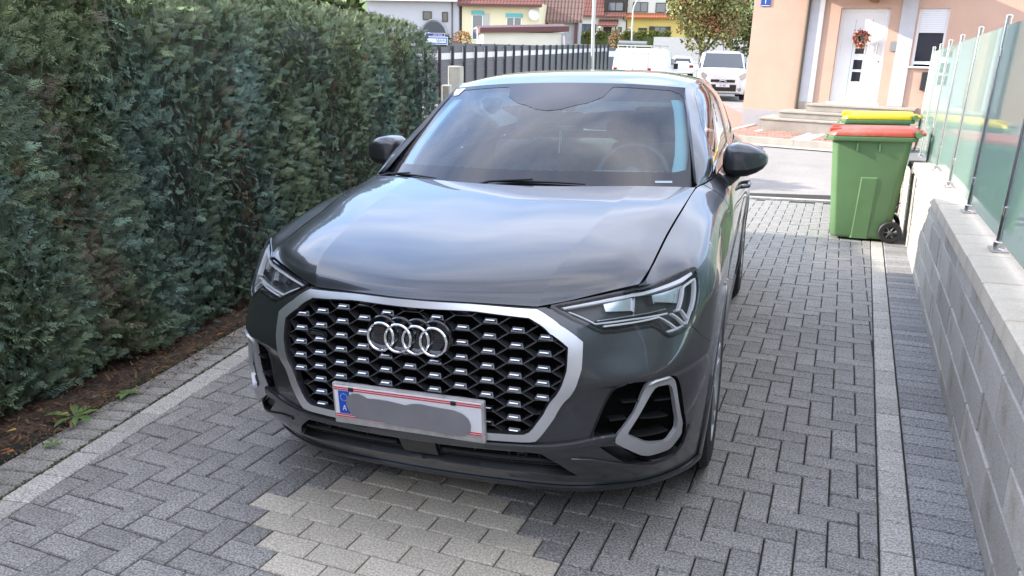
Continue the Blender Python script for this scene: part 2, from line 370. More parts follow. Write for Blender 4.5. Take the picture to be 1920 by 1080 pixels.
# dense dark inside so nothing shows through
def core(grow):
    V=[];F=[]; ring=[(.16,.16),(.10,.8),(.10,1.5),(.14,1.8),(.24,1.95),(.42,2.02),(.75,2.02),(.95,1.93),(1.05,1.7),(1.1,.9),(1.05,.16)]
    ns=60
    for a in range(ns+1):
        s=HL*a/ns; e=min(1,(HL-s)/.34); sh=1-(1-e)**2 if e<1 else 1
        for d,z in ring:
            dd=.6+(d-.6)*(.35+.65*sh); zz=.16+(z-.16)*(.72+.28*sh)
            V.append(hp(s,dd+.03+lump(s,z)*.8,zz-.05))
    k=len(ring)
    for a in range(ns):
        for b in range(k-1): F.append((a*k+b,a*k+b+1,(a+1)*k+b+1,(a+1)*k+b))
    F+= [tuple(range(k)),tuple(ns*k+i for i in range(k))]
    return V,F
V,F=core(0); me=bpy.data.meshes.new('inner_branches'); me.from_pydata([tuple(v) for v in V],[],F); me.shade_smooth()
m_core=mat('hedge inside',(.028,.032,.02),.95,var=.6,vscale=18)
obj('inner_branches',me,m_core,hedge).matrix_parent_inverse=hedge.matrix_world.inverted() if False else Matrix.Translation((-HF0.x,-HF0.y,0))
# sprays: flat feathered fronds
def spray(nb,seed):
    g=np.random.default_rng(seed); V=[];F=[]
    def blade(p,d,l,wd,c):
        d=np.array(d)/np.linalg.norm(d); q=np.array([-d[1],d[0]]); k=len(V); p=np.array(p)
        for t,wf,zf in((0,.5,0),(.45,1,.05),(1,.12,-.08)):
            pass
        a=p+d*l*.5+q*wd; b=p+d*l; e=p+d*l*.5-q*wd
        zb=c
        V.extend([(p[0],p[1],zb*p[1]**2),(a[0],a[1],zb*a[1]**2+.02),(b[0],b[1],zb*b[1]**2-.03),(e[0],e[1],zb*e[1]**2+.02)]); F.append((k,k+1,k+2,k+3))
    c=g.uniform(-.35,-.1)
    blade((0,.0),(0,1),1.0,.02,c)
    for i in range(nb):
        y=.12+.78*i/nb; l=(.34*(1-y)+.10)*g.uniform(.8,1.15); a=R(g.uniform(32,50))
        for s in(-1,1):
            if g.random()<.12: continue
            dx,dy=s*math.sin(a),math.cos(a); blade((0,y),(dx,dy),l,.024+.01*g.random(),c)
            if l>.30: 
                for r2 in(.35,.62): 
                    blade((dx*l*r2,y+dy*l*r2),(s*math.sin(a+.65),math.cos(a+.65)),l*.5,.016,c); blade((dx*l*r2,y+dy*l*r2),(s*math.sin(a-.55),math.cos(a-.55)),l*.5,.016,c)
    return V,F
TPL=[spray(7,k) for k in range(4)]
def hedge_sprays(n,seed,smin,smax,s_lo,s_hi):
    g=np.random.default_rng(seed); pos=[];nr=[];zz=[];ss=[]
    while len(pos)<n:
        s=g.uniform(s_lo,s_hi); r=g.random()
        e=min(1,(HL-s)/.34); sh=1-(1-e)**2 if e<1 else 1
        if r<.80: z=.04+1.92*g.random(); d=.0; nrm=(-HFn.x*-1,-HFn.y*-1,.1)
        elif r<.90: d=.0; z=HH; t=g.random(); a=t*math.pi/2; d=.32*(1-math.cos(a)) if False else .34*t; z=HH-.34*(1-math.sqrt(max(0,1-(1-t)**2))); nrm=(HFn.x*(1-t),HFn.y*(1-t),.25+t)
        else: d=.34+.8*g.random(); z=HH+.0; nrm=(0,0,1)
        if z>HH-.34 and r<.80: t=(z-(HH-.34))/.34; d=.34*(1-math.sqrt(max(0,1-t*t))); nrm=(HFn.x,HFn.y,t)
        if z<.35 and r<.8: d+=.07*(1-z/.35)
        d2=.6+(d-.6)*(.35+.65*sh); z2=.05+(z-.05)*(.72+.28*sh)
        dep=d2+lump(s,z)+abs(g.normal(0,.035))
        pos.append(hp(s,dep,z2)); ss.append(s); zz.append(z2)
        if e<1: nrm=(nrm[0]+HFd.x*(1-e)*1.6,nrm[1]+HFd.y*(1-e)*1.6,nrm[2])
        nr.append(nrm)
    pos=np.array(pos);nr=np.array(nr);zz=np.array(zz);ss=np.array(ss)
    nr/=np.linalg.norm(nr,axis=1,keepdims=True)
    # axis: outwards and up, leaning along the hedge in patches
    lean=.55*np.sin(ss*3.1+zz*2.2)+.5*np.sin(ss*7.3-zz*5)+g.normal(0,.55,len(ss))
    ax=nr*g.uniform(.45,1.1,(len(ss),1))+np.c_[HFd.x*lean*.7,HFd.y*lean*.7,g.uniform(-.1,1.05,len(ss))]
    up=nr*.9+np.c_[g.normal(0,.55,len(ss)),g.normal(0,.55,len(ss)),g.normal(.3,.5,len(ss))]
    # tones: blue-green patches, yellower green patches, brown dead bits
    q=np.sin(ss*1.9+2*np.sin(zz*1.7))+.8*np.sin(ss*6.3+zz*1.1)+.6*np.sin(ss*13.+zz*9)+g.normal(0,.7,len(ss))
    a=np.clip((q+1.4)/2.8,0,1)[:,None]
    blue=np.array([.102,.160,.122]); green=np.array([.132,.175,.088]); tone=blue*(1-a)+green*a
    yl=np.clip((zz-1.55)/.6,0,1)[:,None]*.65; tone=tone*(1-yl)+np.array([.17,.205,.075])*yl
    br=(np.sin(ss*4.7+1.3)+np.sin(ss*9.1+zz*3.3)+g.normal(0,.6,len(ss))>1.75)[:,None]; tone=np.where(br,np.array([.105,.095,.06]),tone)
    dead=(g.random(len(ss))<.004)[:,None]; tone=np.where(dead,np.array([.16,.09,.04]),tone)
    tone=tone*g.uniform(.70,1.32,(len(ss),1)); pale=(g.random(len(ss))<.12)[:,None]; tone=np.where(pale,tone*1.55,tone)
    return pos,ax,up,g.uniform(smin,smax,len(ss)),tone
VV=[];FF=[];TT=[];base=0
for (n,seed,a,b,lo,hi) in ((16500,1,.07,.135,1.0,4.6),(19500,2,.05,.105,3.2,HL)):
    pos,ax,up,sz,tone=hedge_sprays(n,seed,a,b,lo,hi); idx=np.arange(n)%4
    for k in range(4):
        q=idx==k; v,f,t=scatter(TPL[k][0],TPL[k][1],pos[q],ax[q],up[q],sz[q],tone[q]); VV.append(v);FF.append(f+base);TT.append(t);base+=len(v)
m_fol=mat('cypress scale leaves',(.05,.09,.07),.62,attr='tone',spec=.35)
me=grid_mesh('foliage',np.concatenate(VV)-np.array([HF0.x,HF0.y,0]),np.concatenate(FF),np.concatenate(TT))
obj('foliage',me,m_fol,hedge,kind='stuff')
# bare reddish twigs among the sprays
mb=MB(); g=np.random.default_rng(5)
for k in range(170):
    s=g.uniform(1.2,HL-.5); z=g.uniform(.35,1.85); p=hp(s,lump(s,z)-.005+g.uniform(0,.05),z); d=np.array([HFn.x*.25+HFd.x*g.normal(0,.3),HFn.y*.25+HFd.y*g.normal(0,.3),1.]); l=g.uniform(.06,.2)
    q=p+d*l*.5+g.normal(0,.01,3); mb.tube([p,q,p+d*l],[.0022,.0018,.0008],4)
mb.v=[(a-HF0.x,b-HF0.y,c) for a,b,c in mb.v]
mb.build('twig',mat('twig bark',(.16,.07,.035),.8),hedge,kind='stuff')
# stems at the foot of the hedge
for k in range(14):
    s=.5+k*.56+g.uniform(-.1,.1); p=hp(s,.42,0)-np.array([HF0.x,HF0.y,0]); MB().tube([p,p+np.array([.02,.03,.35]),p+np.array([-.02,.0,.8])],[.03,.025,.018],7).build('stem',mat('hedge stem',(.07,.05,.035),.9),hedge,smooth=50)

# ---------------- retaining wall of concrete blocks on the right, with capping stones
WH=Vector((.0965,1,0)).normalized(); WN=Vector((-WH.y,WH.x,0)); W0=Vector((1.800,.41,0))   # WN points towards the drive
m_conc=mat('grey concrete block',(.50,.46,.395),.85,var=.14,vscale=3.5,rand=.17,bump=.25,bscale=90,stain=((.27,.235,.17),3.5,.75),speck=(120,.85,1.12))
m_cap=mat('sandy capping stone',(.62,.535,.41),.8,var=.08,vscale=5,rand=.05,bump=.2,bscale=120,speck=(140,.9,1.06),stain=((.34,.31,.26),6,.35))
wm=Matrix(((WH.x,-WN.x,0,W0.x),(WH.y,-WN.y,0,W0.y),(0,0,1,0),(0,0,0,1)))     # local x along, y into the bank, z up
wall=empty('retaining_wall',label='low grey concrete block wall with pale capping stones beside the driveway',cat='wall',mw=wm)
m_mort=mat('mortar',(.33,.32,.30),.95,var=.2,vscale=15)
boxo('mortar_core',(-4.0,5.12,.012,.20,-.05,.69),m_mort,wall)
cz=[-.10,.07,.25,.41,.59,.69]; BL=.60; g=np.random.default_rng(11); meshes={}
for r in range(5):
    x=-3.6-(BL/2 if r%2 else 0)-.05
    while x<5.12:
        a,b=max(x,-4.0),min(x+BL,5.12)
        if b-a>.05:
            key=(r,round(b-a,2))
            if key not in meshes:
                meshes[key]=MB().box(0,b-a-.010,0,.19,0,cz[r+1]-cz[r]-.009).mesh('block',bevel=.005)
            o=obj('block',meshes[key],m_conc,wall); o.location=(a+.005,g.normal(0,.0018),cz[r]+.0045); o.rotation_euler=(0,0,g.normal(0,.003))
        x+=BL
cm=MB().box(0,.512,-.022,.33,0,.078).mesh('capping_stone',bevel=.006)
for k in range(18):
    x=-4.0+.518*k; o=obj('capping_stone',cm,m_cap,wall); o.location=(x+.107-.0*k,0,.692+g.normal(0,.0012)); o.rotation_euler=(g.normal(0,.002),0,g.normal(0,.002))
    if x+.62>5.2: break
# earth / terrace behind the wall
boxo('terrace',(-4.0,11.,.34,3.4,-.2,.66),mat('terrace slab',(.42,.41,.38),.85,var=.12,vscale=2),None,kind='structure').matrix_world=wm
# three short stepped wall ends towards the street, behind the bins
for k,(x0,x1,zt) in enumerate(((5.34,5.95,.70),(6.2,7.0,.68),(7.25,8.2,.66))):
    e=empty('garden_wall',label=['first grey block pier past the end of the capped wall','second grey block pier, between the other two beside the bins','last grey block pier, at the street end beside the bins'][k],cat='wall',group='short wall piers beside the bins',mw=wm@Matrix.Translation((x0,0,0)))
    boxo('mortar_core',(.01,x1-x0-.01,.015,.22,-.1,zt-.04),m_mort,e)
    for r in range(4):
        h0=-.05+r*.177; o=boxo('block',(0,x1-x0,-.0,.21,h0,min(h0+.170,zt-.03)),m_conc,e,bevel=.006); 
    boxo('capping_stone',(-.04,x1-x0+.04,-.03,.30,zt-.025,zt+.035),mat('bin-shaded capping stone',(.20,.19,.18),.85,var=.15),e,bevel=.006)  # cap colour darkened to carry the shadow of the bins
# ---------------- glass balustrade on the wall
m_steel=mat('brushed steel',(.58,.57,.55),.28,1.0,var=.06,vscale=30)
m_frost=frosted('green tinted glass',(.74,.88,.82),(.44,.56,.51),.62,.6)
UPL=Matrix.Rotation(R(-2.9),4,'X')      # the rail leans a little away from the drive
bal=empty('glass_railing',label='glass panel railing on round steel posts standing on the wall capping',cat='railing',mw=wm@Matrix.Translation((0,.115,.770))@UPL)
PS=[-1.87,-.78,.33,1.43,2.55,3.68,4.78,5.75,6.7,7.6]
for k,x in enumerate(PS):
    zb=0 if x<5 else -.07
    mb=MB(); mb.tube([(x,0,zb),(x,0,1.06)],.0165,12); p=mb.build('post',m_steel,bal,smooth=40)
    f=MB(); f.box(x-.055,x+.055,-.035,.035,zb,zb+.008); f.lathe([(.024,0),(.024,.03),(.018,.035)],(0,0,1),(x,0,zb+.008),12)
    f.build('base_plate',m_steel,p,smooth=40)
    for sx in(-.042,.042): MB().lathe([(.010,0),(.010,.006),(.007,.010)],(0,0,1),(x+sx,0,zb+.008),8).build('bolt',m_steel,p,smooth=40)
    MB().lathe([(.019,0),(.019,.012),(.008,.020)],(0,0,1),(x,0,1.06),12).build('post_cap',m_steel,p,smooth=40)
    for zc in(.18,.88):
        MB().box(x-.034,x+.034,-.014,.014,zc-.022,zc+.022).build('glass_clamp',m_steel,p,bevel=.004)
for k in range(len(PS)-1):
    a,b=PS[k]+.025,PS[k+1]-.025
    boxo('glass_pane',(a,b,-.005,.005,.05 if k<6 else .0,1.02),m_frost,bal)
# ---------------- weeds, grass tufts and fallen leaves by the kerb
m_weed=mat('weed leaf',(.10,.16,.045),.6,var=.25,vscale=20); m_yel=mat('yellow fallen leaf',(.42,.30,.06),.7,var=.2,vscale=30); m_or=mat('orange fallen leaf',(.40,.13,.03),.7,var=.2,vscale=30)
def leafblade(mb,p,d,l,w,drop=.3):
    p=Vector(p); d=Vector(d).normalized(); s=d.cross(Vector((0,0,1))).normalized(); pts=[]
    for t,wf in((0,.12),(.25,.6),(.55,1),(.8,.7),(1,.05)):
        c=p+d*l*t+Vector((0,0,l*(.55*t-drop*2*t*t))); pts.append((c-s*w*wf,c+Vector((0,0,-w*.25*wf)),c+s*w*wf))
    for a,b in zip(pts[:-1],pts[1:]):
        mb.quad(a[0],a[1],b[1],b[0]); mb.quad(a[1],a[2],b[2],b[1])
g=np.random.default_rng(3)
def weed(name,label,x,y,n,l,w,grp):
    o=empty(name,(x,y,.0),label,'weed',grp)
    for k in range(n):
        a=2*math.pi*k/n+g.uniform(-.3,.3); mb=MB(); leafblade(mb,(0,0,.01),(math.cos(a),math.sin(a),.15),l*g.uniform(.6,1.1),w*g.uniform(.8,1.2)); mb.build('leaf',m_weed,o)
weed('weed','broad leafed green weed growing between soil and kerb stones',-1.925,.42,7,.17,.018,'weeds along the border stones')
weed('weed','small dark green weed touching the kerb next to the broad weed',-1.915,.72,6,.085,.016,'weeds along the border stones')
weed('weed','tiny weed sprouting in a joint of the border stones',-1.80,.18,5,.05,.009,'weeds along the border stones')
weed('weed','light green weed on the soil beyond the others near the bumper',-2.03,2.0,6,.13,.016,'weeds along the border stones')
weed('weed','pale weed at the near end of the soil bed',-1.95,-.05,6,.09,.014,'weeds along the border stones')
for nm,m,x,y,z,l,lab in (('fallen_leaf',m_or,-1.885,.03,.02,.06,'orange fallen leaf at the near end of the kerb'),('fallen_leaf',m_yel,-1.93,.36,.05,.04,'yellow fallen leaf beside the broad leafed weed'),('fallen_leaf',m_yel,-1.72,-.16,.006,.035,'yellow fallen leaf lying on the border stones'),('fallen_leaf',m_yel,-2.0,.15,.05,.05,'pale yellow leaf lying further back on the dark soil'),('fallen_leaf',m_or,-2.02,1.55,.04,.05,'orange leaf on the soil in front of the bumper'),('fallen_leaf',m_or,-2.10,.95,1.13,.05,'orange leaf caught on the face of the hedge')):
    mb=MB(); leafblade(mb,(-l/2,0,0),(1,.3,0),l,l*.32,.15); o=mb.build(nm,m); o.location=(x,y,z); tag(o,lab,'leaf',group='fallen leaves')

# moss and grit in the outer joints
g=np.random.default_rng(31); n=5200; P=[]
for k in range(n):
    if k%3==0: q=SL0+SLd*g.uniform(-.4,2.6)-SLn*(.126+g.normal(0,.006))
    elif k%3==1: q=SL0+SLd*g.uniform(-.4,2.6)-SLn*(.345+abs(g.normal(0,.02)))
    else: q=SR0+SRd*g.uniform(-.2,5.2)-SRn*(.318+g.normal(0,.005))
    P.append((q.x,q.y,g.uniform(-.003,.004)))
pal=np.array([(.07,.085,.03),(.10,.09,.05),(.05,.06,.025),(.16,.13,.08)]); Vv,Ff,tt=scatter([(-.5,0,0),(0,-.5,.2),(.5,0,0),(0,.5,.2)],[(0,1,2,3)],np.array(P),g.normal(size=(n,3)),g.normal(size=(n,3))+np.array([0,0,1.5]),g.uniform(.004,.012,n),pal[g.integers(0,4,n)]*g.uniform(.6,1.3,(n,1)))
obj('moss',grid_mesh('moss',Vv,Ff,tt),mat('moss and grit',(.08,.08,.04),.9,attr='tone'),drive,kind='stuff')

# ---- car skin: control nets (metres, car frame: x right, y rearwards from the nose, z up)
def _st(*pts): return [tuple(p) for p in pts]
NET_S = np.array([
 _st((0,.165,.20),(0,.065,.30),(0,.012,.42),(0,.010,.545),(0,.012,.60),(0,.022,.70),(0,.035,.77),(0,.045,.815),(0,.055,.852)),
 _st((.20,.17,.20),(.20,.07,.30),(.20,.017,.42),(.20,.015,.545),(.20,.018,.60),(.20,.032,.70),(.20,.048,.77),(.20,.06,.815),(.20,.075,.851)),
 _st((.40,.185,.20),(.40,.09,.30),(.40,.045,.42),(.40,.044,.545),(.40,.046,.60),(.40,.062,.70),(.398,.085,.77),(.395,.10,.81),(.391,.118,.842)),
 _st((.52,.21,.20),(.52,.125,.30),(.52,.085,.42),(.52,.087,.555),(.52,.086,.61),(.515,.105,.70),(.505,.13,.775),(.495,.15,.82),(.48,.165,.856)),
 _st((.62,.255,.20),(.625,.17,.30),(.625,.128,.43),(.625,.135,.57),(.625,.13,.615),(.615,.158,.70),(.605,.185,.78),(.595,.205,.83),(.58,.225,.876)),
 _st((.725,.325,.205),(.73,.235,.30),(.73,.19,.43),(.73,.198,.575),(.735,.19,.62),(.725,.23,.71),(.71,.265,.79),(.70,.28,.845),(.682,.293,.894)),
 _st((.80,.42,.215),(.805,.33,.31),(.805,.28,.44),(.808,.285,.585),(.812,.285,.63),(.81,.325,.72),(.80,.365,.81),(.775,.38,.875),(.70,.40,.925)),
 _st((.855,.54,.225),(.86,.46,.32),(.862,.42,.45),(.866,.42,.60),(.868,.42,.64),(.868,.45,.73),(.858,.485,.83),(.822,.49,.915),(.708,.52,.955)),
 _st((.885,.66,.23),(.892,.61,.33),(.896,.585,.46),(.899,.585,.61),(.90,.585,.65),(.90,.60,.74),(.89,.625,.85),(.842,.64,.945),(.716,.68,.987)),
 _st((.892,.91,.22),(.905,.91,.34),(.912,.91,.47),(.916,.91,.60),(.918,.91,.66),(.919,.91,.75),(.911,.91,.87),(.855,.90,.985),(.734,.90,1.03)),
 _st((.880,1.25,.22),(.900,1.25,.34),(.906,1.25,.48),(.908,1.25,.60),(.911,1.25,.66),(.916,1.25,.76),(.916,1.25,.885),(.868,1.25,1.012),(.757,1.27,1.078)),
 _st((.872,1.48,.22),(.895,1.48,.34),(.898,1.48,.48),(.900,1.48,.60),(.905,1.48,.66),(.914,1.48,.76),(.918,1.48,.89),(.890,1.48,1.02),(.812,1.48,1.095)),
 _st((.870,2.0,.22),(.893,2.0,.34),(.892,2.0,.48),(.892,2.0,.60),(.898,2.0,.66),(.910,2.0,.77),(.918,2.0,.90),(.890,2.0,1.03),(.822,2.0,1.105)),
 _st((.870,2.6,.22),(.893,2.6,.34),(.892,2.6,.48),(.893,2.6,.60),(.900,2.6,.67),(.912,2.6,.78),(.920,2.6,.91),(.890,2.6,1.04),(.82,2.6,1.118)),
 _st((.875,3.2,.22),(.897,3.2,.34),(.905,3.2,.48),(.910,3.2,.61),(.915,3.2,.68),(.921,3.2,.79),(.921,3.2,.92),(.885,3.2,1.05),(.808,3.2,1.135)),
 _st((.880,3.6,.23),(.902,3.6,.34),(.914,3.6,.48),(.919,3.6,.61),(.921,3.6,.69),(.9215,3.6,.80),(.916,3.6,.93),(.875,3.6,1.06),(.79,3.6,1.15)),
 _st((.865,3.98,.25),(.893,4.0,.36),(.905,4.0,.49),(.910,4.0,.62),(.910,4.0,.70),(.907,4.0,.81),(.895,4.0,.94),(.845,4.0,1.07),(.75,4.0,1.155)),
 _st((.80,4.24,.28),(.835,4.27,.38),(.855,4.28,.50),(.862,4.28,.63),(.86,4.28,.71),(.85,4.28,.82),(.825,4.27,.95),(.77,4.25,1.07),(.66,4.22,1.14)),
 _st((.66,4.38,.30),(.70,4.43,.39),(.73,4.45,.51),(.735,4.45,.64),(.73,4.45,.72),(.71,4.44,.83),(.68,4.42,.96),(.62,4.38,1.06),(.52,4.33,1.12)),
 _st((.34,4.43,.30),(.36,4.48,.39),(.38,4.50,.51),(.38,4.50,.64),(.38,4.49,.72),(.37,4.48,.83),(.35,4.46,.96),(.32,4.42,1.06),(.27,4.37,1.11)),
 _st((0,4.44,.30),(0,4.49,.39),(0,4.51,.51),(0,4.51,.64),(0,4.50,.72),(0,4.49,.83),(0,4.47,.96),(0,4.43,1.06),(0,4.38,1.11)),
],float)
NET_H = np.array([   # bonnet: rows front to rear, columns centre to edge
 _st((0,.055,.852),(.20,.075,.851),(.391,.118,.842),(.48,.165,.856),(.58,.225,.876),(.682,.293,.894)),
 _st((0,.075,.884),(.205,.097,.884),(.405,.148,.886),(.495,.19,.886),(.60,.26,.898),(.692,.35,.910)),
 _st((0,.125,.915),(.21,.15,.917),(.418,.205,.925),(.51,.245,.925),(.61,.31,.926),(.70,.40,.925)),
 _st((0,.27,.955),(.215,.29,.958),(.437,.345,.966),(.53,.38,.966),(.625,.44,.9645),(.708,.52,.955)),
 _st((0,.50,1.000),(.225,.515,1.004),(.462,.56,1.010),(.555,.60,1.008),(.64,.64,1.002),(.716,.68,.987)),
 _st((0,.80,1.046),(.235,.81,1.050),(.49,.84,1.053),(.585,.865,1.051),(.665,.885,1.046),(.734,.90,1.030)),
 _st((0,1.09,1.082),(.245,1.105,1.085),(.52,1.16,1.090),(.615,1.195,1.087),(.695,1.235,1.083),(.757,1.27,1.078)),
],float)
NET_W = np.array([   # windscreen: rows bottom to top, columns centre to edge
 _st((0,1.13,1.07),(.30,1.155,1.07),(.55,1.225,1.068),(.735,1.335,1.065)),
 _st((0,1.375,1.235),(.29,1.395,1.231),(.52,1.45,1.218),(.70,1.535,1.205)),
 _st((0,1.635,1.383),(.28,1.65,1.378),(.49,1.69,1.363),(.66,1.755,1.345)),
 _st((0,1.895,1.503),(.27,1.905,1.499),(.45,1.93,1.490),(.616,1.97,1.477)),
],float)
NET_R = np.array([   # roof: rows front to rear
 _st((0,1.895,1.503),(.27,1.905,1.499),(.45,1.93,1.490),(.616,1.97,1.477)),
 _st((0,2.15,1.552),(.27,2.155,1.548),(.46,2.17,1.537),(.642,2.20,1.507)),
 _st((0,2.55,1.575),(.27,2.55,1.570),(.46,2.55,1.556),(.648,2.56,1.520)),
 _st((0,3.0,1.558),(.27,3.0,1.553),(.46,3.0,1.540),(.640,3.0,1.503)),
 _st((0,3.5,1.490),(.26,3.5,1.486),(.44,3.5,1.474),(.605,3.5,1.437)),
 _st((0,3.95,1.385),(.25,3.95,1.382),(.42,3.95,1.37),(.565,3.95,1.34)),
 _st((0,4.375,1.105),(.25,4.365,1.107),(.42,4.34,1.115),(.56,4.25,1.14)),
],float)
for _i in (4,5,6):
    NET_S[_i,3,1]+=.010; NET_S[_i,2,1]+=.004
for _i in range(7):
    NET_S[_i,0,2]=.172; NET_S[_i,0,1]+=.035
NET_S[7,0,2]=.185; NET_S[8,0,2]=.205
for _i,_d in ((5,.004),(6,.010),(7,.016),(8,.014)):
    NET_S[_i,:7,0]+=_d
def _pl(w): # point on windscreen edge, pushed outwards a little
    a=np.array([.758,1.288,1.080]); b=np.array([.616,1.97,1.477]); p=a+(b-a)*w
    p[2]+=.012*4*w*(1-w); return tuple(p)
NET_G = np.array([   # side of the cabin: stations along, levels belt to roof edge
 _st((.757,1.27,1.078),(.758,1.275,1.079),(.758,1.28,1.080),(.758,1.288,1.081)),
 _st((.812,1.48,1.095),(.80,1.49,1.125),(.775,1.495,1.17),_pl(.33)),
 _st((.818,1.74,1.10),(.795,1.745,1.18),(.75,1.75,1.27),_pl(.68)),
 _st((.822,2.0,1.105),(.795,1.995,1.22),(.735,1.985,1.37),(.616,1.97,1.477)),
 _st((.822,2.25,1.11),(.795,2.24,1.24),(.735,2.22,1.41),(.642,2.20,1.507)),
 _st((.82,2.6,1.118),(.795,2.59,1.25),(.735,2.58,1.42),(.648,2.56,1.520)),
 _st((.812,3.05,1.13),(.785,3.04,1.25),(.728,3.02,1.41),(.640,3.0,1.503)),
 _st((.795,3.5,1.148),(.765,3.5,1.24),(.705,3.5,1.36),(.605,3.5,1.437)),
 _st((.762,3.92,1.158),(.732,3.93,1.21),(.675,3.94,1.28),(.565,3.95,1.34)),
 _st((.66,4.22,1.14),(.635,4.22,1.145),(.60,4.22,1.155),(.56,4.22,1.17)),
],float)
def _cr(p0,p1,p2,p3,t): return p1+.5*t*(p2-p0+t*(2*p0-5*p1+4*p2-p3+t*(3*(p1-p2)+p3-p0)))
class Surf:
    """Catmull-Rom surface over a control net; u runs over rows, v over columns."""
    def __init__(s,net,mirror_i=False,mirror_j=False,sharp_j=None,flip=1.):
        M=np.array([-1,1,1.]); s.fl=flip; s.h=.02; s.ni,s.nj=net.shape[:2]; s.sj=sharp_j
        a=net[1]*M if mirror_i else 2*net[0]-net[1]
        e=np.concatenate([a[None],net,(2*net[-1]-net[-2])[None]],0)
        b=e[:,1]*M if mirror_j else 2*e[:,0]-e[:,1]
        s.e=np.concatenate([b[:,None],e,(2*e[:,-1]-e[:,-2])[:,None]],1)
    def p(s,u,v):
        u=np.clip(np.asarray(u,float),0,s.ni-1.); v=np.clip(np.asarray(v,float),0,s.nj-1.)
        u,v=np.broadcast_arrays(u,v)
        i=np.minimum(u.astype(int),s.ni-2); j=np.minimum(v.astype(int),s.nj-2)
        t=(u-i)[...,None]; w=(v-j)[...,None]; e=s.e; r=[]
        for k in range(4):
            p0,p1,p2,p3=(e[i+k,j+m] for m in range(4))
            if s.sj is not None:
                p0=np.where((j==s.sj)[...,None],2*p1-p2,p0); p3=np.where((j+1==s.sj)[...,None],2*p2-p1,p3)
            r.append(_cr(p0,p1,p2,p3,w))
        return _cr(r[0],r[1],r[2],r[3],t)
    def pn(s,u,v):
        u=np.asarray(u,float); v=np.asarray(v,float); h=s.h
        a,b=np.maximum(u-.02,0),np.minimum(u+.02,s.ni-1.); c,d=np.maximum(v-h,0),np.minimum(v+h,s.nj-1.)
        n=np.cross(s.p(b,v)-s.p(a,v),s.p(u,d)-s.p(u,c)); l=np.linalg.norm(n,axis=-1,keepdims=True)
        return s.p(u,v),n/np.maximum(l,1e-12)*s.fl
    def off(s,u,v,o):
        p,n=s.pn(u,v); return p+n*o
    def solve(s,axes,target,u,v):
        """parameters whose point has the given two coordinates (axes = e.g. (1,2) for y,z)"""
        x=np.array([u,v],float); ax=list(axes)
        for _ in range(60):
            r=s.p(x[0],x[1])[ax]-target
            if np.abs(r).max()<1e-4: break
            J=np.array([(s.p(x[0]+1e-3,x[1])[ax]-target-r)/1e-3,(s.p(x[0],x[1]+1e-3)[ax]-target-r)/1e-3]).T
            d=-np.linalg.lstsq(J,r,rcond=None)[0]; d*=min(1,.4/max(np.abs(d).max(),1e-9))
            x=np.clip(x+d,0,[s.ni-1.001,s.nj-1.001])
        return float(x[0]),float(x[1])
SB=Surf(NET_S,mirror_i=True); SH=Surf(NET_H,mirror_j=True,sharp_j=2,flip=-1.); SW=Surf(NET_W,mirror_j=True,flip=-1.); SR=Surf(NET_R,mirror_j=True,flip=-1.); SG=Surf(NET_G); SH.h=.07
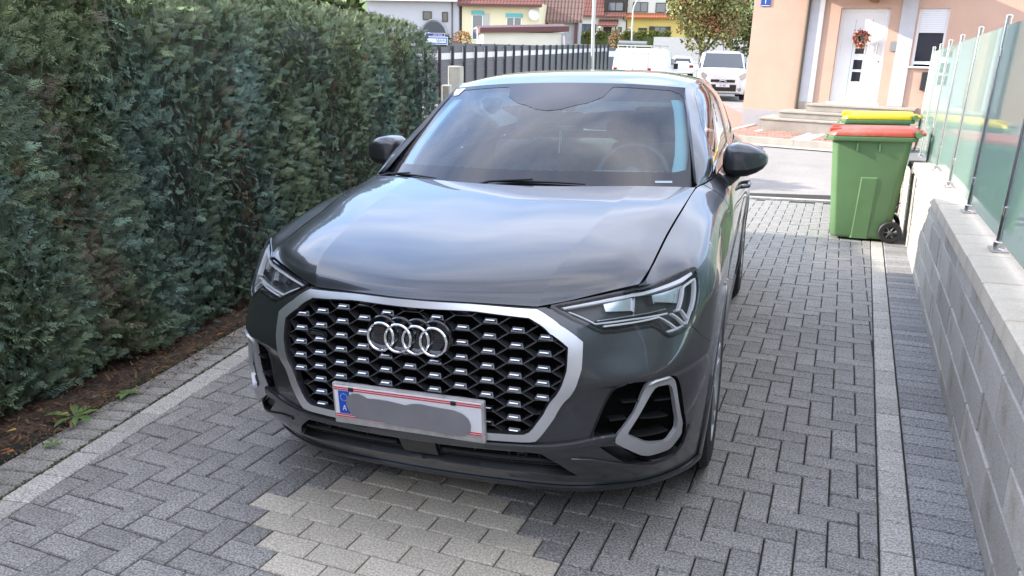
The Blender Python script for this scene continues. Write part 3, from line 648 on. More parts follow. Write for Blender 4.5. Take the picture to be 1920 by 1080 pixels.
FEAT={"headlight": [[2.393,7.928],[3.149,7.845],[3.972,7.803],[4.749,7.851],[5.672,7.454],[6.429,7.191],[6.975,6.989],[7.105,6.872],[7.015,6.643],[6.852,6.332],[6.638,5.944],[6.478,5.594],[6.32,5.242],[5.93,5.189],[5.568,5.171],[5.437,5.283],[5.226,5.568],[5.086,5.688],[4.617,5.728],[4.175,5.728],[3.835,5.769],[3.589,5.961],[3.045,6.596],[2.631,7.352]],"drl_low": [[2.957,7.156],[3.667,6.179],[4.677,6.118],[5.598,5.954]],"drl_low2": [[3.902,6.0],[4.669,5.965],[5.355,5.92],[5.86,5.341]],"drl_bracket": [[5.858,5.926],[5.974,5.925],[6.323,6.627],[6.43,6.658],[6.888,6.611],[6.72,6.281],[6.439,5.713],[6.238,5.291],[5.563,5.317]],"drl_diag": [[5.725,5.881],[6.159,5.354]],"drl_diag2": [[6.036,5.881],[6.264,5.468]],"drl_top": [[2.828,7.494],[3.959,7.454],[4.743,7.44],[5.72,7.132],[6.419,6.88],[6.901,6.811]],"mod_a": [[3.993,7.408],[4.776,7.346],[4.739,6.562],[4.03,6.879]],"mod_b": [[5.435,7.114],[6.467,6.728],[6.057,6.159],[5.394,6.664]],"frame_out": [[0.088,7.907],[1.023,7.794],[2.002,7.646],[2.589,6.279],[3.227,5.464],[3.186,4.551],[3.062,4.026],[2.862,3.384],[2.489,2.654],[2.189,2.242],[2.082,2.112],[1.984,2.089],[1.829,2.078]],"frame_in": [[0.098,7.287],[1.038,7.252],[1.873,6.974],[2.312,5.906],[2.818,5.3],[2.791,4.542],[2.685,4.135],[2.517,3.602],[2.245,2.785],[2.027,2.414],[1.959,2.323],[1.869,2.265],[1.736,2.254]],"vent": [[4.471,3.888],[5.665,3.706],[5.973,3.068],[6.21,2.564],[6.461,1.855],[6.469,1.351],[6.16,0.938],[5.629,0.993],[4.988,1.136],[4.254,1.735],[4.199,2.024],[3.511,2.079]],"vent_pocket": [[3.765,1.725],[4.218,1.734],[4.91,1.227],[5.246,1.012],[4.865,1.091],[4.419,1.167]],"br_out": [[5.131,3.754],[5.626,3.715],[5.827,3.042],[5.979,2.594],[6.243,1.919],[6.205,1.559],[5.794,1.283],[4.962,1.352],[4.138,1.86],[4.226,2.034],[4.687,2.549]],"br_in": [[5.222,3.079],[5.62,3.011],[5.741,2.861],[5.861,2.567],[6.05,2.071],[6.031,1.814],[5.695,1.561],[5.064,1.722],[4.5,2.031],[4.521,2.111],[4.834,2.508]],"slat0": [[4.353,2.714],[4.761,2.71]],"slat1": [[4.036,2.348],[4.469,2.368]],"slat2": [[5.279,2.637],[5.944,2.529]],"slat3": [[4.852,2.338],[5.781,2.212]],"slat4": [[4.598,1.925],[5.812,1.811]],"intake": [[0.005,1.643],[1.144,1.649],[1.861,1.636],[2.153,1.609],[2.62,1.206],[3.058,0.674],[1.913,0.788],[1.022,0.789],[0.0,0.827]],"silver_line": [[0.0,0.0],[0.825,0.062],[1.845,0.161],[3.105,0.349]],"shut_bf": [[6.32,5.242],[6.722,4.812],[7.258,4.329]],"crest": [[3.533,3.809],[4.539,4.07],[5.504,4.114],[5.918,4.313]],"plate": [[1.332,3.406],[1.306,2.067]],"frit_top": [[2.856,0.0],[2.811,0.0],[2.4,0.0],[2.301,0.137],[2.129,0.243],[2.045,0.425],[2.071,0.601],[2.374,0.878],[2.801,1.016],[2.846,2.296]],"tri": [[2.484,0.0],[2.657,0.0],[2.657,0.04],[2.486,0.092]],"frit_bot": [[0.361,0.168],[0.377,0.966],[0.396,1.875],[0.408,2.646]],"barcode": [[0.18,2.175],[0.176,2.546],[0.122,2.546],[0.128,2.176]],"dlo": [[0.741,0.429],[2.062,2.28],[3.229,2.519],[3.896,2.701],[4.562,2.807],[5.086,2.782],[4.939,2.355],[4.697,1.815],[5.042,1.343],[5.344,0.83],[4.961,0.671],[3.864,0.519],[1.932,0.462]],"bpillar": [[4.562,2.807],[3.382,1.84],[3.753,0.597]],"frit_r": [[0.051,2.801],[0.47,2.976],[1.158,2.939],[2.595,2.91],[2.794,2.807],[2.848,2.501]]}
# ============================================================ THE GREY SUV
m_paint=mat('metallic grey paint',(.060,.063,.068),.36,.75,speck=(700,.80,1.2),coat=1.,coat_rough=.015,spec=.5)
m_blk=mat('black plastic',(.012,.012,.013),.45,spec=.4); m_gloss=mat('gloss black',(.008,.008,.010),.10,coat=.6)
m_void=mat('dark cavity',(.004,.004,.004),.9,spec=.1); m_alu=mat('satin aluminium trim',(.72,.73,.73),.33,.9)
m_chrome=mat('chrome',(.85,.86,.87),.07,1.); m_rub=mat('tyre rubber',(.018,.018,.018),.8,bump=.2,bscale=80)
m_glassw=glass('windscreen glass',(.60,.88,.96),1.52,0.0,1.5); m_glasss=glass('side window glass',(.72,.84,.80),1.52,0.0,1.4); m_lens=glass('headlight lens',(.97,.98,.98),1.5,0.0,.55)
m_frit=mat('black window border',(.010,.009,.012),.06,coat=.3)
m_int=mat('dark cabin trim',(.13,.15,.16),.75); m_seat=mat('grey seat cloth',(.13,.145,.155),.85,var=.15,vscale=30); m_lining=mat('pale roof lining',(.34,.36,.37),.9)
m_drl=mat('clear light strip',(.78,.79,.80),.3,0.); m_refl=mat('reflector bowl',(.55,.56,.58),.18,.9)
car=empty('parked_car',(0,0,0),'dark grey SUV parked nose towards us on the stone driveway','car')
def resample(poly,step=.12,closed=True):
    o=[];n=len(poly)
    for i in range(n if closed else n-1):
        a=np.array(poly[i],float);b=np.array(poly[(i+1)%n],float); k=max(1,int(math.ceil(np.abs(b-a).max()/step)))
        for j in range(k): o.append(a+(b-a)*j/k)
    if not closed: o.append(np.array(poly[-1],float))
    return o
def chaikin(p,n=1,closed=True):
    for _ in range(n):
        q=[]
        for i in range(len(p)):
            a=np.array(p[i],float); b=np.array(p[(i+1)%len(p)],float)
            if not closed and i==len(p)-1: break
            q+= [a*.88+b*.12,a*.12+b*.88]
        if not closed: q=[np.array(p[0],float)]+q+[np.array(p[-1],float)]
        p=q
    return p
def inside(P,pts):
    P=np.asarray(P); x,y=pts[:,0],pts[:,1]; r=np.zeros(len(pts),bool); n=len(P)
    for i in range(n):
        x0,y0=P[i];x1,y1=P[(i+1)%n]
        if y0==y1: continue
        c=((y0>y)!=(y1>y))&(x<(x1-x0)*(y-y0)/(y1-y0)+x0); r^=c
    return r
def panel_geo(S,poly,holes=(),o=0.,du=.2,dv=.2,flange=.012,sgn=1,step=.12,seam=True):
    """a sheet of surface S inside poly (parameters), minus holes; edges turned inwards by flange"""
    loops=[resample(poly,step)]+[resample(h,step) for h in holes]
    pts=[];edges=[]
    for l in loops:
        k=len(pts); pts+= [tuple(p) for p in l]; edges+=[(k+i,k+(i+1)%len(l)) for i in range(len(l))]
    A=np.array(loops[0]); lo=A.min(0);hi=A.max(0)
    gu=np.arange(math.floor(lo[0]/du)*du,hi[0]+du,du); gv=np.arange(math.floor(lo[1]/dv)*dv,hi[1]+dv,dv)
    G=np.array([(a,b) for a in gu for b in gv])
    if S is SH: G=np.concatenate([G,np.array([(a,b) for a in gu for b in (1.93,1.97,2.0,2.03,2.07)])])
    ok=inside(A,G)
    for h in loops[1:]: ok&=~inside(np.array(h),G)
    G=G[ok]; bp=np.array(pts)
    if len(G):
        keep=np.ones(len(G),bool)
        for q in bp: keep&=(np.abs((G-q)/np.array([du,dv])).max(1)>.35)
        G=G[keep]
    allp=pts+[tuple(p) for p in G]
    vo,eo,fo,_,_,_=delaunay_2d_cdt([Vector(p) for p in allp],edges,[],0,1e-6)
    vo=np.array([tuple(v) for v in vo]); T=np.array([f for f in fo if len(f)==3]); C=vo[T].mean(1)
    ok=inside(A,C)
    for h in loops[1:]: ok&=~inside(np.array(h),C)
    T=T[ok]
    X,Nn=S.pn(vo[:,0],vo[:,1]); X=X+Nn*o
    gn=np.cross(X[T[:,1]]-X[T[:,0]],X[T[:,2]]-X[T[:,0]]); flip=(gn*Nn[T[:,0]]).sum(1)<0; T[flip]=T[flip][:,::-1]
    V=[X];NN=[Nn];F=[tuple(t) for t in T]; k=len(X)
    if flange:
        for l in loops:
            l=np.array(l); P,n=S.pn(l[:,0],l[:,1]); P=P+n*o; m=len(l)
            tg=np.roll(P,-1,0)-np.roll(P,1,0); on=np.cross(tg,n); on/=np.maximum(np.linalg.norm(on,axis=1,keepdims=True),1e-9)
            # make 'on' point away from the sheet
            e=np.linalg.norm(P-X[T[:,0]].mean(0),axis=1)
            ctr=l.mean(0); tst=l+1e-3*0
            area=np.sum(l[:,0]*np.roll(l[:,1],-1)-np.roll(l[:,0],-1)*l[:,1])
            V.append(P); V.append(P-n*flange); NN.append(on);NN.append(on)
            for i in range(m):
                j=(i+1)%m
                if not seam and abs(l[i,0])<1e-6 and abs(l[j,0])<1e-6: continue
                if not seam and S is not SB and abs(l[i,1])<1e-6 and abs(l[j,1])<1e-6: continue
                F.append((k+i,k+j,k+m+j,k+m+i))
            k+=2*m
    V=np.concatenate(V);NN=np.concatenate(NN)
    if sgn<0: V=V*np.array([-1,1,1]); NN=NN*np.array([-1,1,1]); F=[f[::-1] for f in F]
    return V,NN,F,len(X)
def panel(name,S,poly,m,parent,holes=(),both=False,sgn=1,**k):
    lab={q:k.pop(q) for q in('label','kind') if q in k}
    Vs=[];Ns=[];Fs=[];b=0
    for s in ((1,-1) if both else (sgn,)):
        V,Nn,F,_=panel_geo(S,poly,holes,sgn=s,seam=not both,**k); Vs.append(V);Ns.append(Nn);Fs+=[tuple(i+b for i in f) for f in F]; b+=len(V)
    V=np.concatenate(Vs);Nn=np.concatenate(Ns)
    me=bpy.data.meshes.new(name); me.from_pydata([tuple(v) for v in V],[],Fs); me.shade_smooth()
    # flange normals may face either way: take the side of the geometry
    me.update(); vn=np.array([v.normal for v in me.vertices]); sg=np.where((vn*Nn).sum(1)<0,-1.,1.)
    me.normals_split_custom_set_from_vertices([tuple(v) for v in Nn*sg[:,None]])
    return obj(name,me,m,parent,**lab)
def ribbon(mb,S,poly,wd,hg,o,sgn=1,closed=False,step=.1,taper=None):
    l=np.array(resample(poly,step,closed)); 
    if closed: l=np.concatenate([l,l[:1]])
    P,n=S.pn(l[:,0],l[:,1]); P=P+n*o; M=np.array([sgn,1,1])
    tg=np.gradient(P,axis=0); rt=np.cross(tg,n); rt/=np.maximum(np.linalg.norm(rt,axis=1,keepdims=True),1e-9)
    sec=[(-wd/2,-hg),(wd/2,-hg),(wd/2,0),(wd*.3,hg*.35),(-wd*.3,hg*.35),(-wd/2,0)]
    mb.sweep([(p*M,r*M,q*M) for p,r,q in zip(P,rt,n)],sec); return mb
# ---- arch and shut lines in parameters
WY,WZ,WR=.915,.352,.352; RY=3.595; AR=.392
def arch(yc,a0,a1,n,seed,rad=AR):
    o=[];u,v=seed
    for i in range(n+1):
        a=R(a0+(a1-a0)*i/n); u,v=SB.solve((1,2),np.array([yc+rad*math.cos(a),WZ+.005+rad*math.sin(a)]),u,v); o.append((u,v))
    return o
F_=FEAT
hl=F_['headlight']; bf=[(6.32,5.242),(6.722,4.812),(7.258,4.329)]
zf=.64; a_sh=180-math.degrees(math.asin((zf-WZ)/AR))
archF_low=arch(WY,205,a_sh,8,(7.3,1.4)); archF_up=arch(WY,a_sh,-22,22,archF_low[-1])
s_end=archF_low[0]; fo=[list(p) for p in F_['frame_out']]; fo[0]=[0.,fo[0][1]]; fo.append([0.,2.07]); fi=[list(p) for p in F_['frame_in']]; fi[0]=[0.,7.29]; fi.append([0.,2.25])
# ---- bumper skin (both halves in one piece)
hl_low=hl[12:]                      # from lower outer corner back to the inner tip
it=[(0.,1.645),(1.144,1.649),(1.861,1.636),(2.153,1.609),(2.62,1.206),(3.058,.674),(1.913,.788),(1.022,.789),(0.,.827)]
poly=[(0.,0.)]+[(k*.5,0.) for k in range(1,int(s_end[0]/.5)+1)]+[(s_end[0],0.05)]+archF_low+[(p[0]-.0,p[1]) for p in bf[::-1][0:]]+hl_low+[(2.2,7.90),(2.03,7.88)]+fo[2:]+it
bump_poly=[]
for p in poly:
    if not bump_poly or np.abs(np.array(p)-np.array(bump_poly[-1])).max()>1e-3: bump_poly.append(tuple(p))
# small gaps at the joints
vent=chaikin(F_['vent'],1); pocket=F_['vent_pocket']
panel('bumper',SB,bump_poly,m_paint,car,holes=[vent,pocket],both=True,du=.16,dv=.16,flange=.02)
# strip of bumper between bonnet edge and grille frame
panel('bonnet_seal',SB,[(0,7.93),(2.0,7.70),(2.35,7.96),(2.0,8.0),(0,8.0)],m_blk,car,both=True,o=-.006,flange=.01)
# dark shell behind openings
shell=[(0,.02),(7.0,.3),(7.0,5),(6.2,7.0),(4.6,7.9),(0,7.9)]
panel('front_void',SB,shell,m_void,car,both=True,o=-.075,du=.4,dv=.4,flange=0)
# ---- lower lip
mb=MB()
for s in(1,-1): ribbon(mb,SB,[(0,.02),(2,.02),(4,.02),(6,.03),(7.2,.1)],.030,.008,.010,s)
mb.build('front_lip',mat('dark splitter',(.03,.032,.036),.3,.2,coat=.5),car,smooth=40)
panel('lower_intake',SB,it,m_blk,car,both=True,o=-.05,flange=-.045)
mb=MB()
for s in(1,-1):
    ribbon(mb,SB,[(.42,1.22),(1.2,1.20),(2.0,1.19),(2.55,1.15)],.012,.02,-.022,s); ribbon(mb,SB,[(.3,.98),(1.2,.96),(2.,.96),(2.7,.93)],.008,.02,-.03,s)
    for q in(.36,1.0,1.55,2.1): ribbon(mb,SB,[(q,1.60),(q,.86)],.006,.02,-.03,s)
mb.build('intake_slat',m_blk,car)
panel('radar_cover',SB,[(0,1.62),(.33,1.62),(.31,.95),(0,.95)],mat('dark grey plastic',(.03,.03,.035),.35),car,both=True,o=-.012,flange=.02)
for s in(1,-1):
    P,n=SB.pn(1.78,1.43); P=P*np.array([s,1,1]); n=n*np.array([s,1,1])
    MB().lathe([(.017,-.05),(.017,-.018),(.012,-.016),(.012,-.022),(.001,-.022)],n,P,16).build('parking_sensor',m_blk,car,smooth=40)
# blade under the grille running into the side bracket, and the edge of the lower wing
mb=MB()
for s in(1,-1):
    ribbon(mb,SB,[(0,1.80),(1.,1.81),(1.86,1.82),(2.4,1.84),(3.0,1.89),(3.6,1.95),(4.18,1.97)],.030,.010,.008,s); ribbon(mb,SB,[(2.95,1.42),(3.5,1.36),(4.42,1.10),(5.2,.90),(5.95,.86),(6.35,1.12),(6.62,1.65)],.014,.008,.003,s)
mb.build('bumper_blade',m_paint,car,smooth=30)
# ---- radiator grille
fr=fo+fi[::-1]
grille=panel('grille',SB,fi,m_void,car,both=True,o=-.045,du=.3,dv=.3,flange=0)
o=panel('grille_frame',SB,fr,m_alu,grille,both=True,o=.022,du=.1,dv=.1,flange=.024)
# thin dark bezel inside and outside the frame
mb=MB()
for s in(1,-1):
    ribbon(mb,SB,fi,.006,.02,.014,s); ribbon(mb,SB,fo,.006,.02,.004,s)
mb.build('frame_bezel',m_blk,grille)
innerXZ=[]
q=np.array(resample(fi,.15,False)); IP=SB.p(q[:,0],q[:,1]); innerXZ=[(p[0],p[2]) for p in IP]; polyXZ=np.array(innerXZ+[(-x,z) for x,z in innerXZ[::-1]])
def front_y(x,z):
    u,v=SB.solve((0,2),np.array([abs(x),z]),max(.01,abs(x)/.2*1.0),np.interp(z,[.2,.3,.42,.545,.6,.7,.77,.815,.85],range(9))); return float(SB.p(u,v)[1])
HX,HZ=.0862,.0458; ha,hb=.0252,.0610
def clipseg(a,b):
    """parts of the segment inside the opening"""
    t=[0.,1.]; n=len(polyXZ); a=np.array(a);b=np.array(b);d=b-a
    for i in range(n):
        p=polyXZ[i];e=polyXZ[(i+1)%n]-p; den=d[0]*e[1]-d[1]*e[0]
        if abs(den)<1e-12: continue
        w=p-a; s=(w[0]*e[1]-w[1]*e[0])/den; k=(w[0]*d[1]-w[1]*d[0])/den
        if 0<s<1 and 0<=k<=1: t.append(s)
    t.sort(); o=[]
    for s0,s1 in zip(t[:-1],t[1:]):
        if s1-s0>.02 and inside(polyXZ,np.array([a+d*(s0+s1)/2]))[0]: o.append((a+d*s0,a+d*s1))
    return o
bars=MB()
def bar(mb,a,b,w0,w1,yo,dep):
    a3=np.array([a[0],front_y(*a)-yo,a[1]]); b3=np.array([b[0],front_y(*b)-yo,b[1]]); d=b3-a3; l=np.linalg.norm(d)
    if l<.002: return
    d/=l; up=np.cross(d,[0,-1,0]); up/=np.linalg.norm(up); bk=np.array([0,1,0.])
    v=[]
    for p in(a3,b3): v+= [p-up*w0/2,p+up*w0/2,p+up*w1/2+bk*dep,p-up*w1/2+bk*dep]
    mb.add(v,[(0,1,5,4),(1,2,6,5),(3,0,4,7),(2,3,7,6),(0,3,2,1),(4,5,6,7)])
ins=[]
for k in range(-6,7):
    for r in range(-2,10):
        x0=k*HX; z0=(.732 if k%2==0 else .711-.0001)-HZ*r+HZ*0    # the flat edge (bottom of a cell)
        if abs(x0)>.60: continue
        zl=z0-.011
        for a,b in clipseg((x0-ha,zl),(x0+ha,zl)): bar(bars,a,b,.0024,.004,.004,.03)
        # slanting edges towards the neighbours, half a row up and down
        for s in(-1,1):
            for up in(1,-1):
                for a,b in clipseg((x0+s*ha,zl),(x0+s*(HX-ha),zl+up*HZ/2)): bar(bars,a,b,.0022,.005,.004,.03)
        c=np.array([[x0,z0]])
        if inside(polyXZ,c)[0] and inside(polyXZ,np.array([[x0-.02,z0],[x0+.02,z0]])).all(): ins.append((x0,z0,zl))
bars.build('grille_lattice',mat('gloss lattice',(.075,.075,.08),.22,.6,coat=.5),grille)
wedge=MB()
for x0,z0,zl in ins:
    y=front_y(x0,z0); t=.018; b=ha
    # gloss wedge rising into the cell from its lower edge, with sloping shoulders
    v=[(x0-b,y-.004,zl),(x0+b,y-.004,zl),(x0+t,y+.006,z0+.005),(x0-t,y+.006,z0+.005),(x0-b,y+.03,zl),(x0+b,y+.03,zl),(x0+t,y+.03,z0+.005),(x0-t,y+.03,z0+.005)]
    wedge.add(v,[(0,1,2,3),(1,5,6,2),(0,3,7,4),(3,2,6,7),(0,4,5,1)])
wedge.build('lattice_shoulder',m_gloss,grille,kind='stuff')
im=MB().add([(-.0150,-.0032,.0004),(.0150,-.0032,.0004),(.0135,-.0014,.0028),(-.0135,-.0014,.0028),(-.0150,.006,.0004),(.0150,.006,.0004)],[(0,1,2,3),(0,3,4),(1,5,2),(3,2,5,4),(0,4,5,1)]).mesh('grille_insert')
m_ins=mat('silver insert',(.88,.89,.90),.38,.8)
for x0,z0,zl in ins:
    if abs(x0)<.155 and .69<z0<.78: continue
    o=obj('grille_insert',im,m_ins,grille); o.location=(x0,front_y(x0,z0)-.0035,z0)
# ---- emblem: four interlocking rings on a gloss backing
emb=empty('emblem'); emb.parent=car; yb=SB.p(.3,5.4)[1]
E0=Matrix.Translation((0,.004,.733))@Matrix.Rotation(R(-6),4,'X'); emb.matrix_local=E0
for k in range(4):
    x=(-1.5+k)*.0610; prof=[(.0488,.0),(.0488,-.005),(.0462,-.0085),(.0425,-.0085),(.0400,-.005),(.0400,.0)]
    dy=-.0015 if k%2 else 0
    MB().lathe([(r,h+dy) for r,h in prof],(0,1,0),(x,0,0),40,closed=True).build('ring',m_chrome,emb,smooth=35)
    MB().lathe([(.056,.03),(.056,.010),(.052,.006),(.046,.010),(.03,.012),(.001,.012)],(0,1,0),(x,0,.012),32).build('ring_backing',m_gloss,emb,smooth=35)
    mb=MB()
    for j in(-2,-1,0,1,2): mb.box(x-.03,x+.03,.0105,.0125,j*.009-.0008,j*.009+.0008)
    mb.build('emblem_rib',mat('dark grey rib',(.05,.05,.055),.3,.5),emb)
# ---- small badge on the grille
bd=empty('badge'); bd.parent=car; bd.location=(-.352,front_y(-.352,.706)-.008,.706); bd.rotation_euler=(0,0,R(-14))
MB().box(-.042,.042,0,.004,-.0085,.0085).build('badge_plate',m_gloss,bd,bevel=.002)
letter('badge_lettering','quattro',.017,mat('dark chrome',(.30,.31,.33),.2,.9),bd,(0,-.001,-.0015),sx=1.25,depth=.0008)
mb=MB()
for a in((-.042,.042,-.0085,-.0075),(-.042,.042,.0075,.0085),(-.042,-.041,-.0085,.0085),(.041,.042,-.0085,.0085)): mb.box(a[0],a[1],-.001,.002,a[2],a[3])
mb.build('badge_rim',MATS['dark chrome'],bd)
# ---- number plate
pl=empty('number_plate'); pl.parent=car; pl.location=(0,-.022,.493); pl.rotation_euler=(R(3),0,0)
MB().box(-.267,.267,0,.018,-.073,.073).build('plate_holder',mat('brushed plate holder',(.50,.48,.46),.42,.5,var=.15,vscale=20,stain=((.16,.15,.14),25,.4)),pl,bevel=.006,seg=2)
m_pw=mat('white plate',(.72,.72,.72),.35); m_pr=mat('red stripe',(.55,.03,.04),.4); m_pb=mat('blue band',(.01,.07,.42),.4)
boxo('plate_face',(-.258,.258,-.003,.004,-.047,.066),m_pw,pl)
mb=MB()
for z in(.0605,.0535,-.0365,-.0435):
    mb.box(-.258,.258,-.0042,-.003,z-.0018,z+.0018)
mb.build('red_stripe',m_pr,pl)
boxo('blue_band',(-.243,-.203,-.0045,-.003,-.032,.049),m_pb,pl)
mb=MB()
for k in range(12):
    a=2*math.pi*k/12; cx,cz=-.223+.0125*math.cos(a),.027+.0125*math.sin(a); mb.prism([(cx+.0018*math.cos(b*math.pi/5+math.pi/2)*(1 if b%2==0 else .45),cz+.0018*math.sin(b*math.pi/5+math.pi/2)*(1 if b%2==0 else .45)) for b in range(10)],1,-.0055,-.0045)
mb.build('star_ring',m_pw,pl)
letter('country_letter','A',.028,m_pw,pl,(-.223,-.0048,-.012),sx=.8)
for x in(-.195,.165): MB().box(x-.009,x+.009,-.008,.0,.050,.064).build('plate_clip',m_blk,pl,bevel=.002)
# grey cover hiding the number
out=[(-.215,.0),(-.213,.022),(-.203,.038),(-.185,.046),(-.165,.047),(-.148,.040),(-.135,.034),(-.10,.036),(-.06,.035),(-.02,.031),(.0,.028),(.02,.036),(.05,.040),(.09,.037),(.13,.035),(.165,.034),(.195,.026),(.215,.010),(.222,-.012),(.219,-.034),(.205,-.048),(.18,-.053),(.13,-.052),(.07,-.049),(.0,-.048),(-.06,-.047),(-.10,-.040),(-.14,-.043),(-.175,-.043),(-.20,-.030)]
MB().prism([tuple(p) for p in chaikin(out,2)],1,-.0075,-.0046).build('number_cover',mat('grey cover',(.19,.186,.19),.6,var=.10,vscale=9),pl)
# ---- side vents with silver brackets, headlights, fenders, doors
def side(s):
    M=np.array([s,1,1])
    v=panel('side_vent',SB,vent,m_void,car,sgn=s,o=-.055,flange=-.05)
    mb=MB()
    for k in range(5): ribbon(mb,SB,F_['slat%d'%k],.007,.03,-.018 if k>1 else -.012,s)
    ribbon(mb,SB,[(3.5,2.05),(4.47,3.92)],.008,.02,-.004,s)
    mb.build('vent_slat',m_blk,v)
    panel('vent_pocket',SB,pocket,m_blk,v,sgn=s,o=-.02,flange=-.018)
    bo=chaikin(F_['br_out'],1); bi=chaikin(F_['br_in'],1)
    panel('vent_bracket',SB,bo,mat('silver bracket paint',(.50,.50,.50),.45,.7),v,holes=[bi],sgn=s,o=.008,du=.1,dv=.1,flange=.016)
    # ---- headlight
    h=panel('headlight',SB,hl,mat('headlight housing',(.07,.072,.075),.35),car,sgn=s,o=-.050,flange=-.046)
    for nm,wd in (('drl_top',.006),('drl_low',.006),('drl_low2',.007),('drl_bracket',.007),('drl_diag',.007),('drl_diag2',.007)):
        mb=MB(); ribbon(mb,SB,F_[nm],wd,.012,-.012,s,step=.06); mb.build('light_strip',m_drl,h)
    # pale band inside the lens, painted for the sky reflected along its top
    top=[(2.75,7.62),(3.97,7.60),(4.75,7.60),(5.70,7.27),(6.43,7.02),(6.95,6.88),(6.89,6.79),(6.40,6.86),(5.72,7.10),(4.743,7.41),(3.959,7.43),(2.95,7.44)]
    panel('lens_sky_band',SB,top,mat('pale sky reflection',(.72,.73,.75),.3,.3),h,sgn=s,o=-.010,flange=.02,step=.08)
    for nm in('mod_a','mod_b'):
        mo=panel('projector_module',SB,F_[nm],m_refl,h,sgn=s,o=-.026,flange=.02)
    mb=MB(); ribbon(mb,SB,[(4.80,7.3),(4.74,6.6),(4.70,6.25)],.004,.02,-.02,s); ribbon(mb,SB,[(5.35,7.1),(5.30,6.6)],.008,.02,-.02,s); ribbon(mb,SB,[(3.75,6.35),(4.7,6.30),(5.6,6.15)],.004,.02,-.022,s); mb.build('divider',m_refl,h)
    rim=MB(); ribbon(rim,SB,hl,.008,.012,-.001,s,closed=True,step=.06); ribbon(rim,SB,hl[11:]+[hl[0]],.020,.012,-.003,s,step=.06); rim.build('lens_seal',m_gloss,h)
    panel('lens',SB,hl,m_lens,h,sgn=s,o=.002,flange=0,du=.15,dv=.15,step=.08)
    # ---- fender
    door_y=1.335; d_top=SB.solve((1,2),np.array([door_y,1.0855]),10.3,7.98)
    dl=[]
    u,vv=d_top
    for z in np.linspace(1.08,.23,18):
        u,vv=SB.solve((1,2),np.array([door_y+(.03 if z<.5 else 0),z]),u,vv); dl.append((u,vv))
    fend=[(4.9,7.95),(6,7.96),(7,7.96),(8,7.96),(9,7.96),(10,7.96)]+dl+[(archF_up[-1][0],dl[-1][1])]+archF_up[::-1]+[(7.258,4.34),(6.722,4.825),(6.34,5.255)]+hl[7:12][::-1]+[(7.1,6.885),(6.975,7.0),(6.43,7.205),(5.67,7.47)]
    panel('fender',SB,fend,m_paint,car,sgn=s,du=.16,dv=.16,step=.1)
    # ---- doors
    cut=.012
    def yline(y,z0,z1,seed,n=16):
        o=[];u,v=seed
        for z in np.linspace(z0,z1,n): u,v=SB.solve((1,2),np.array([y,z]),u,v); o.append((u,v))
        return o
    a=[(p[0]+.035,p[1]) for p in dl]; b=yline(2.56,1.112,.23,(12.9,7.9)); b2=yline(2.57,1.112,.23,(12.9,7.9))
    d1=panel('door',SB,[(11.0,7.97),(12.0,7.97)]+b+a[::-1],m_paint,car,sgn=s,du=.2,dv=.2)
    archR=arch(RY,200,-20,26,(14.0,1.0))
    c=yline(3.36,1.135,.80,(14.4,7.9),8); 
    # rear door ends ahead of the rear arch
    rd=[(13.0,7.97),(14.0,7.97)]+c
    ra=arch(RY,118,196,10,(14.4,5.2),AR+.05)
    d2=panel('door',SB,rd+ra+[(13.6,.06)]+b2[::-1],m_paint,car,sgn=s,du=.2,dv=.2)
    rq=yline(3.375,1.135,.80,(14.4,7.9),8)
    panel('rear_quarter',SB,[(15,7.97),(16,7.97),(17,7.97),(18,7.97),(19,7.97),(20,7.97),(20,.0),(17.5,.0),(16.5,.0)]+[archR[-1]]+archR[::-1][1:-6]+rq[::-1],m_paint,car,sgn=s,du=.25,dv=.25)
    for (yy,zz,D) in((2.36,.955,d1),(3.18,.975,d2)):
        u,vv=SB.solve((1,2),np.array([yy,zz]),12.7,6.5); P,n=SB.pn(u,vv); mb=MB(); h0=(P+n*.004)*M
        mb.tube([h0+np.array([0,-.10,0])-n*M*.004,h0+np.array([0,-.09,0])+n*M*.030,h0+n*M*.034,h0+np.array([0,.09,0])+n*M*.030,h0+np.array([0,.10,0])-n*M*.004],[.010,.012,.012,.012,.010],8); mb.build('handle',m_paint,D,smooth=50)
    # sill and arch trims
    mb=MB(); ribbon(mb,SB,[(9.95,.3),(11,.3),(12,.3),(13,.3),(13.7,.3)],.06,.01,.010,s); mb.build('sill',m_blk,car,smooth=40)
    for lst in(archF_low[:-1]+archF_up,archR):
        mb=MB(); ribbon(mb,SB,lst,.034,.010,.006,s,step=.15); mb.build('arch_trim',m_paint,car,smooth=40)
    for yc in(WY,RY):
        mb=MB(); n=20; v=[]
        for i in range(n+1):
            a=math.pi*(i/n*1.08-.04); 
            for x in(.60,.845): v.append((s*x,yc+.40*math.cos(a),WZ+.40*math.sin(a)))
        mb.add(v,[(2*i,2*i+1,2*i+3,2*i+2) for i in range(n)]); mb.add([(s*.60,yc+.4*math.cos(math.pi*(i/n*1.08-.04)),WZ+.4*math.sin(math.pi*(i/n*1.08-.04))) for i in range(n+1)],[tuple(range(n+1))])
        mb.build('wheel_well',m_void,car)
    # ---- cabin side
    dlo=[(.741,.429),(2.062,2.28),(3.05,2.60),(3.9,2.79),(4.6,2.83),(5.3,2.80),(6.3,2.72),(7.2,2.45),(7.75,1.9),(7.85,1.35),(7.5,.62),(6,.45),(5,.43),(4,.42),(2,.42)]
    fr_=[(.06,.0),(.06,2.97),(1,2.97),(2,2.97),(3,2.99),(4,3),(5,3),(6,3),(7,3),(8,3),(9,3),(9,0),(8,0),(7,0),(6,0),(5,0),(4,0),(3,0),(2,0),(1,0)]
    panel('cabin_frame',SG,fr_,m_paint,car,holes=[dlo],sgn=s,du=.2,dv=.2,flange=.02)
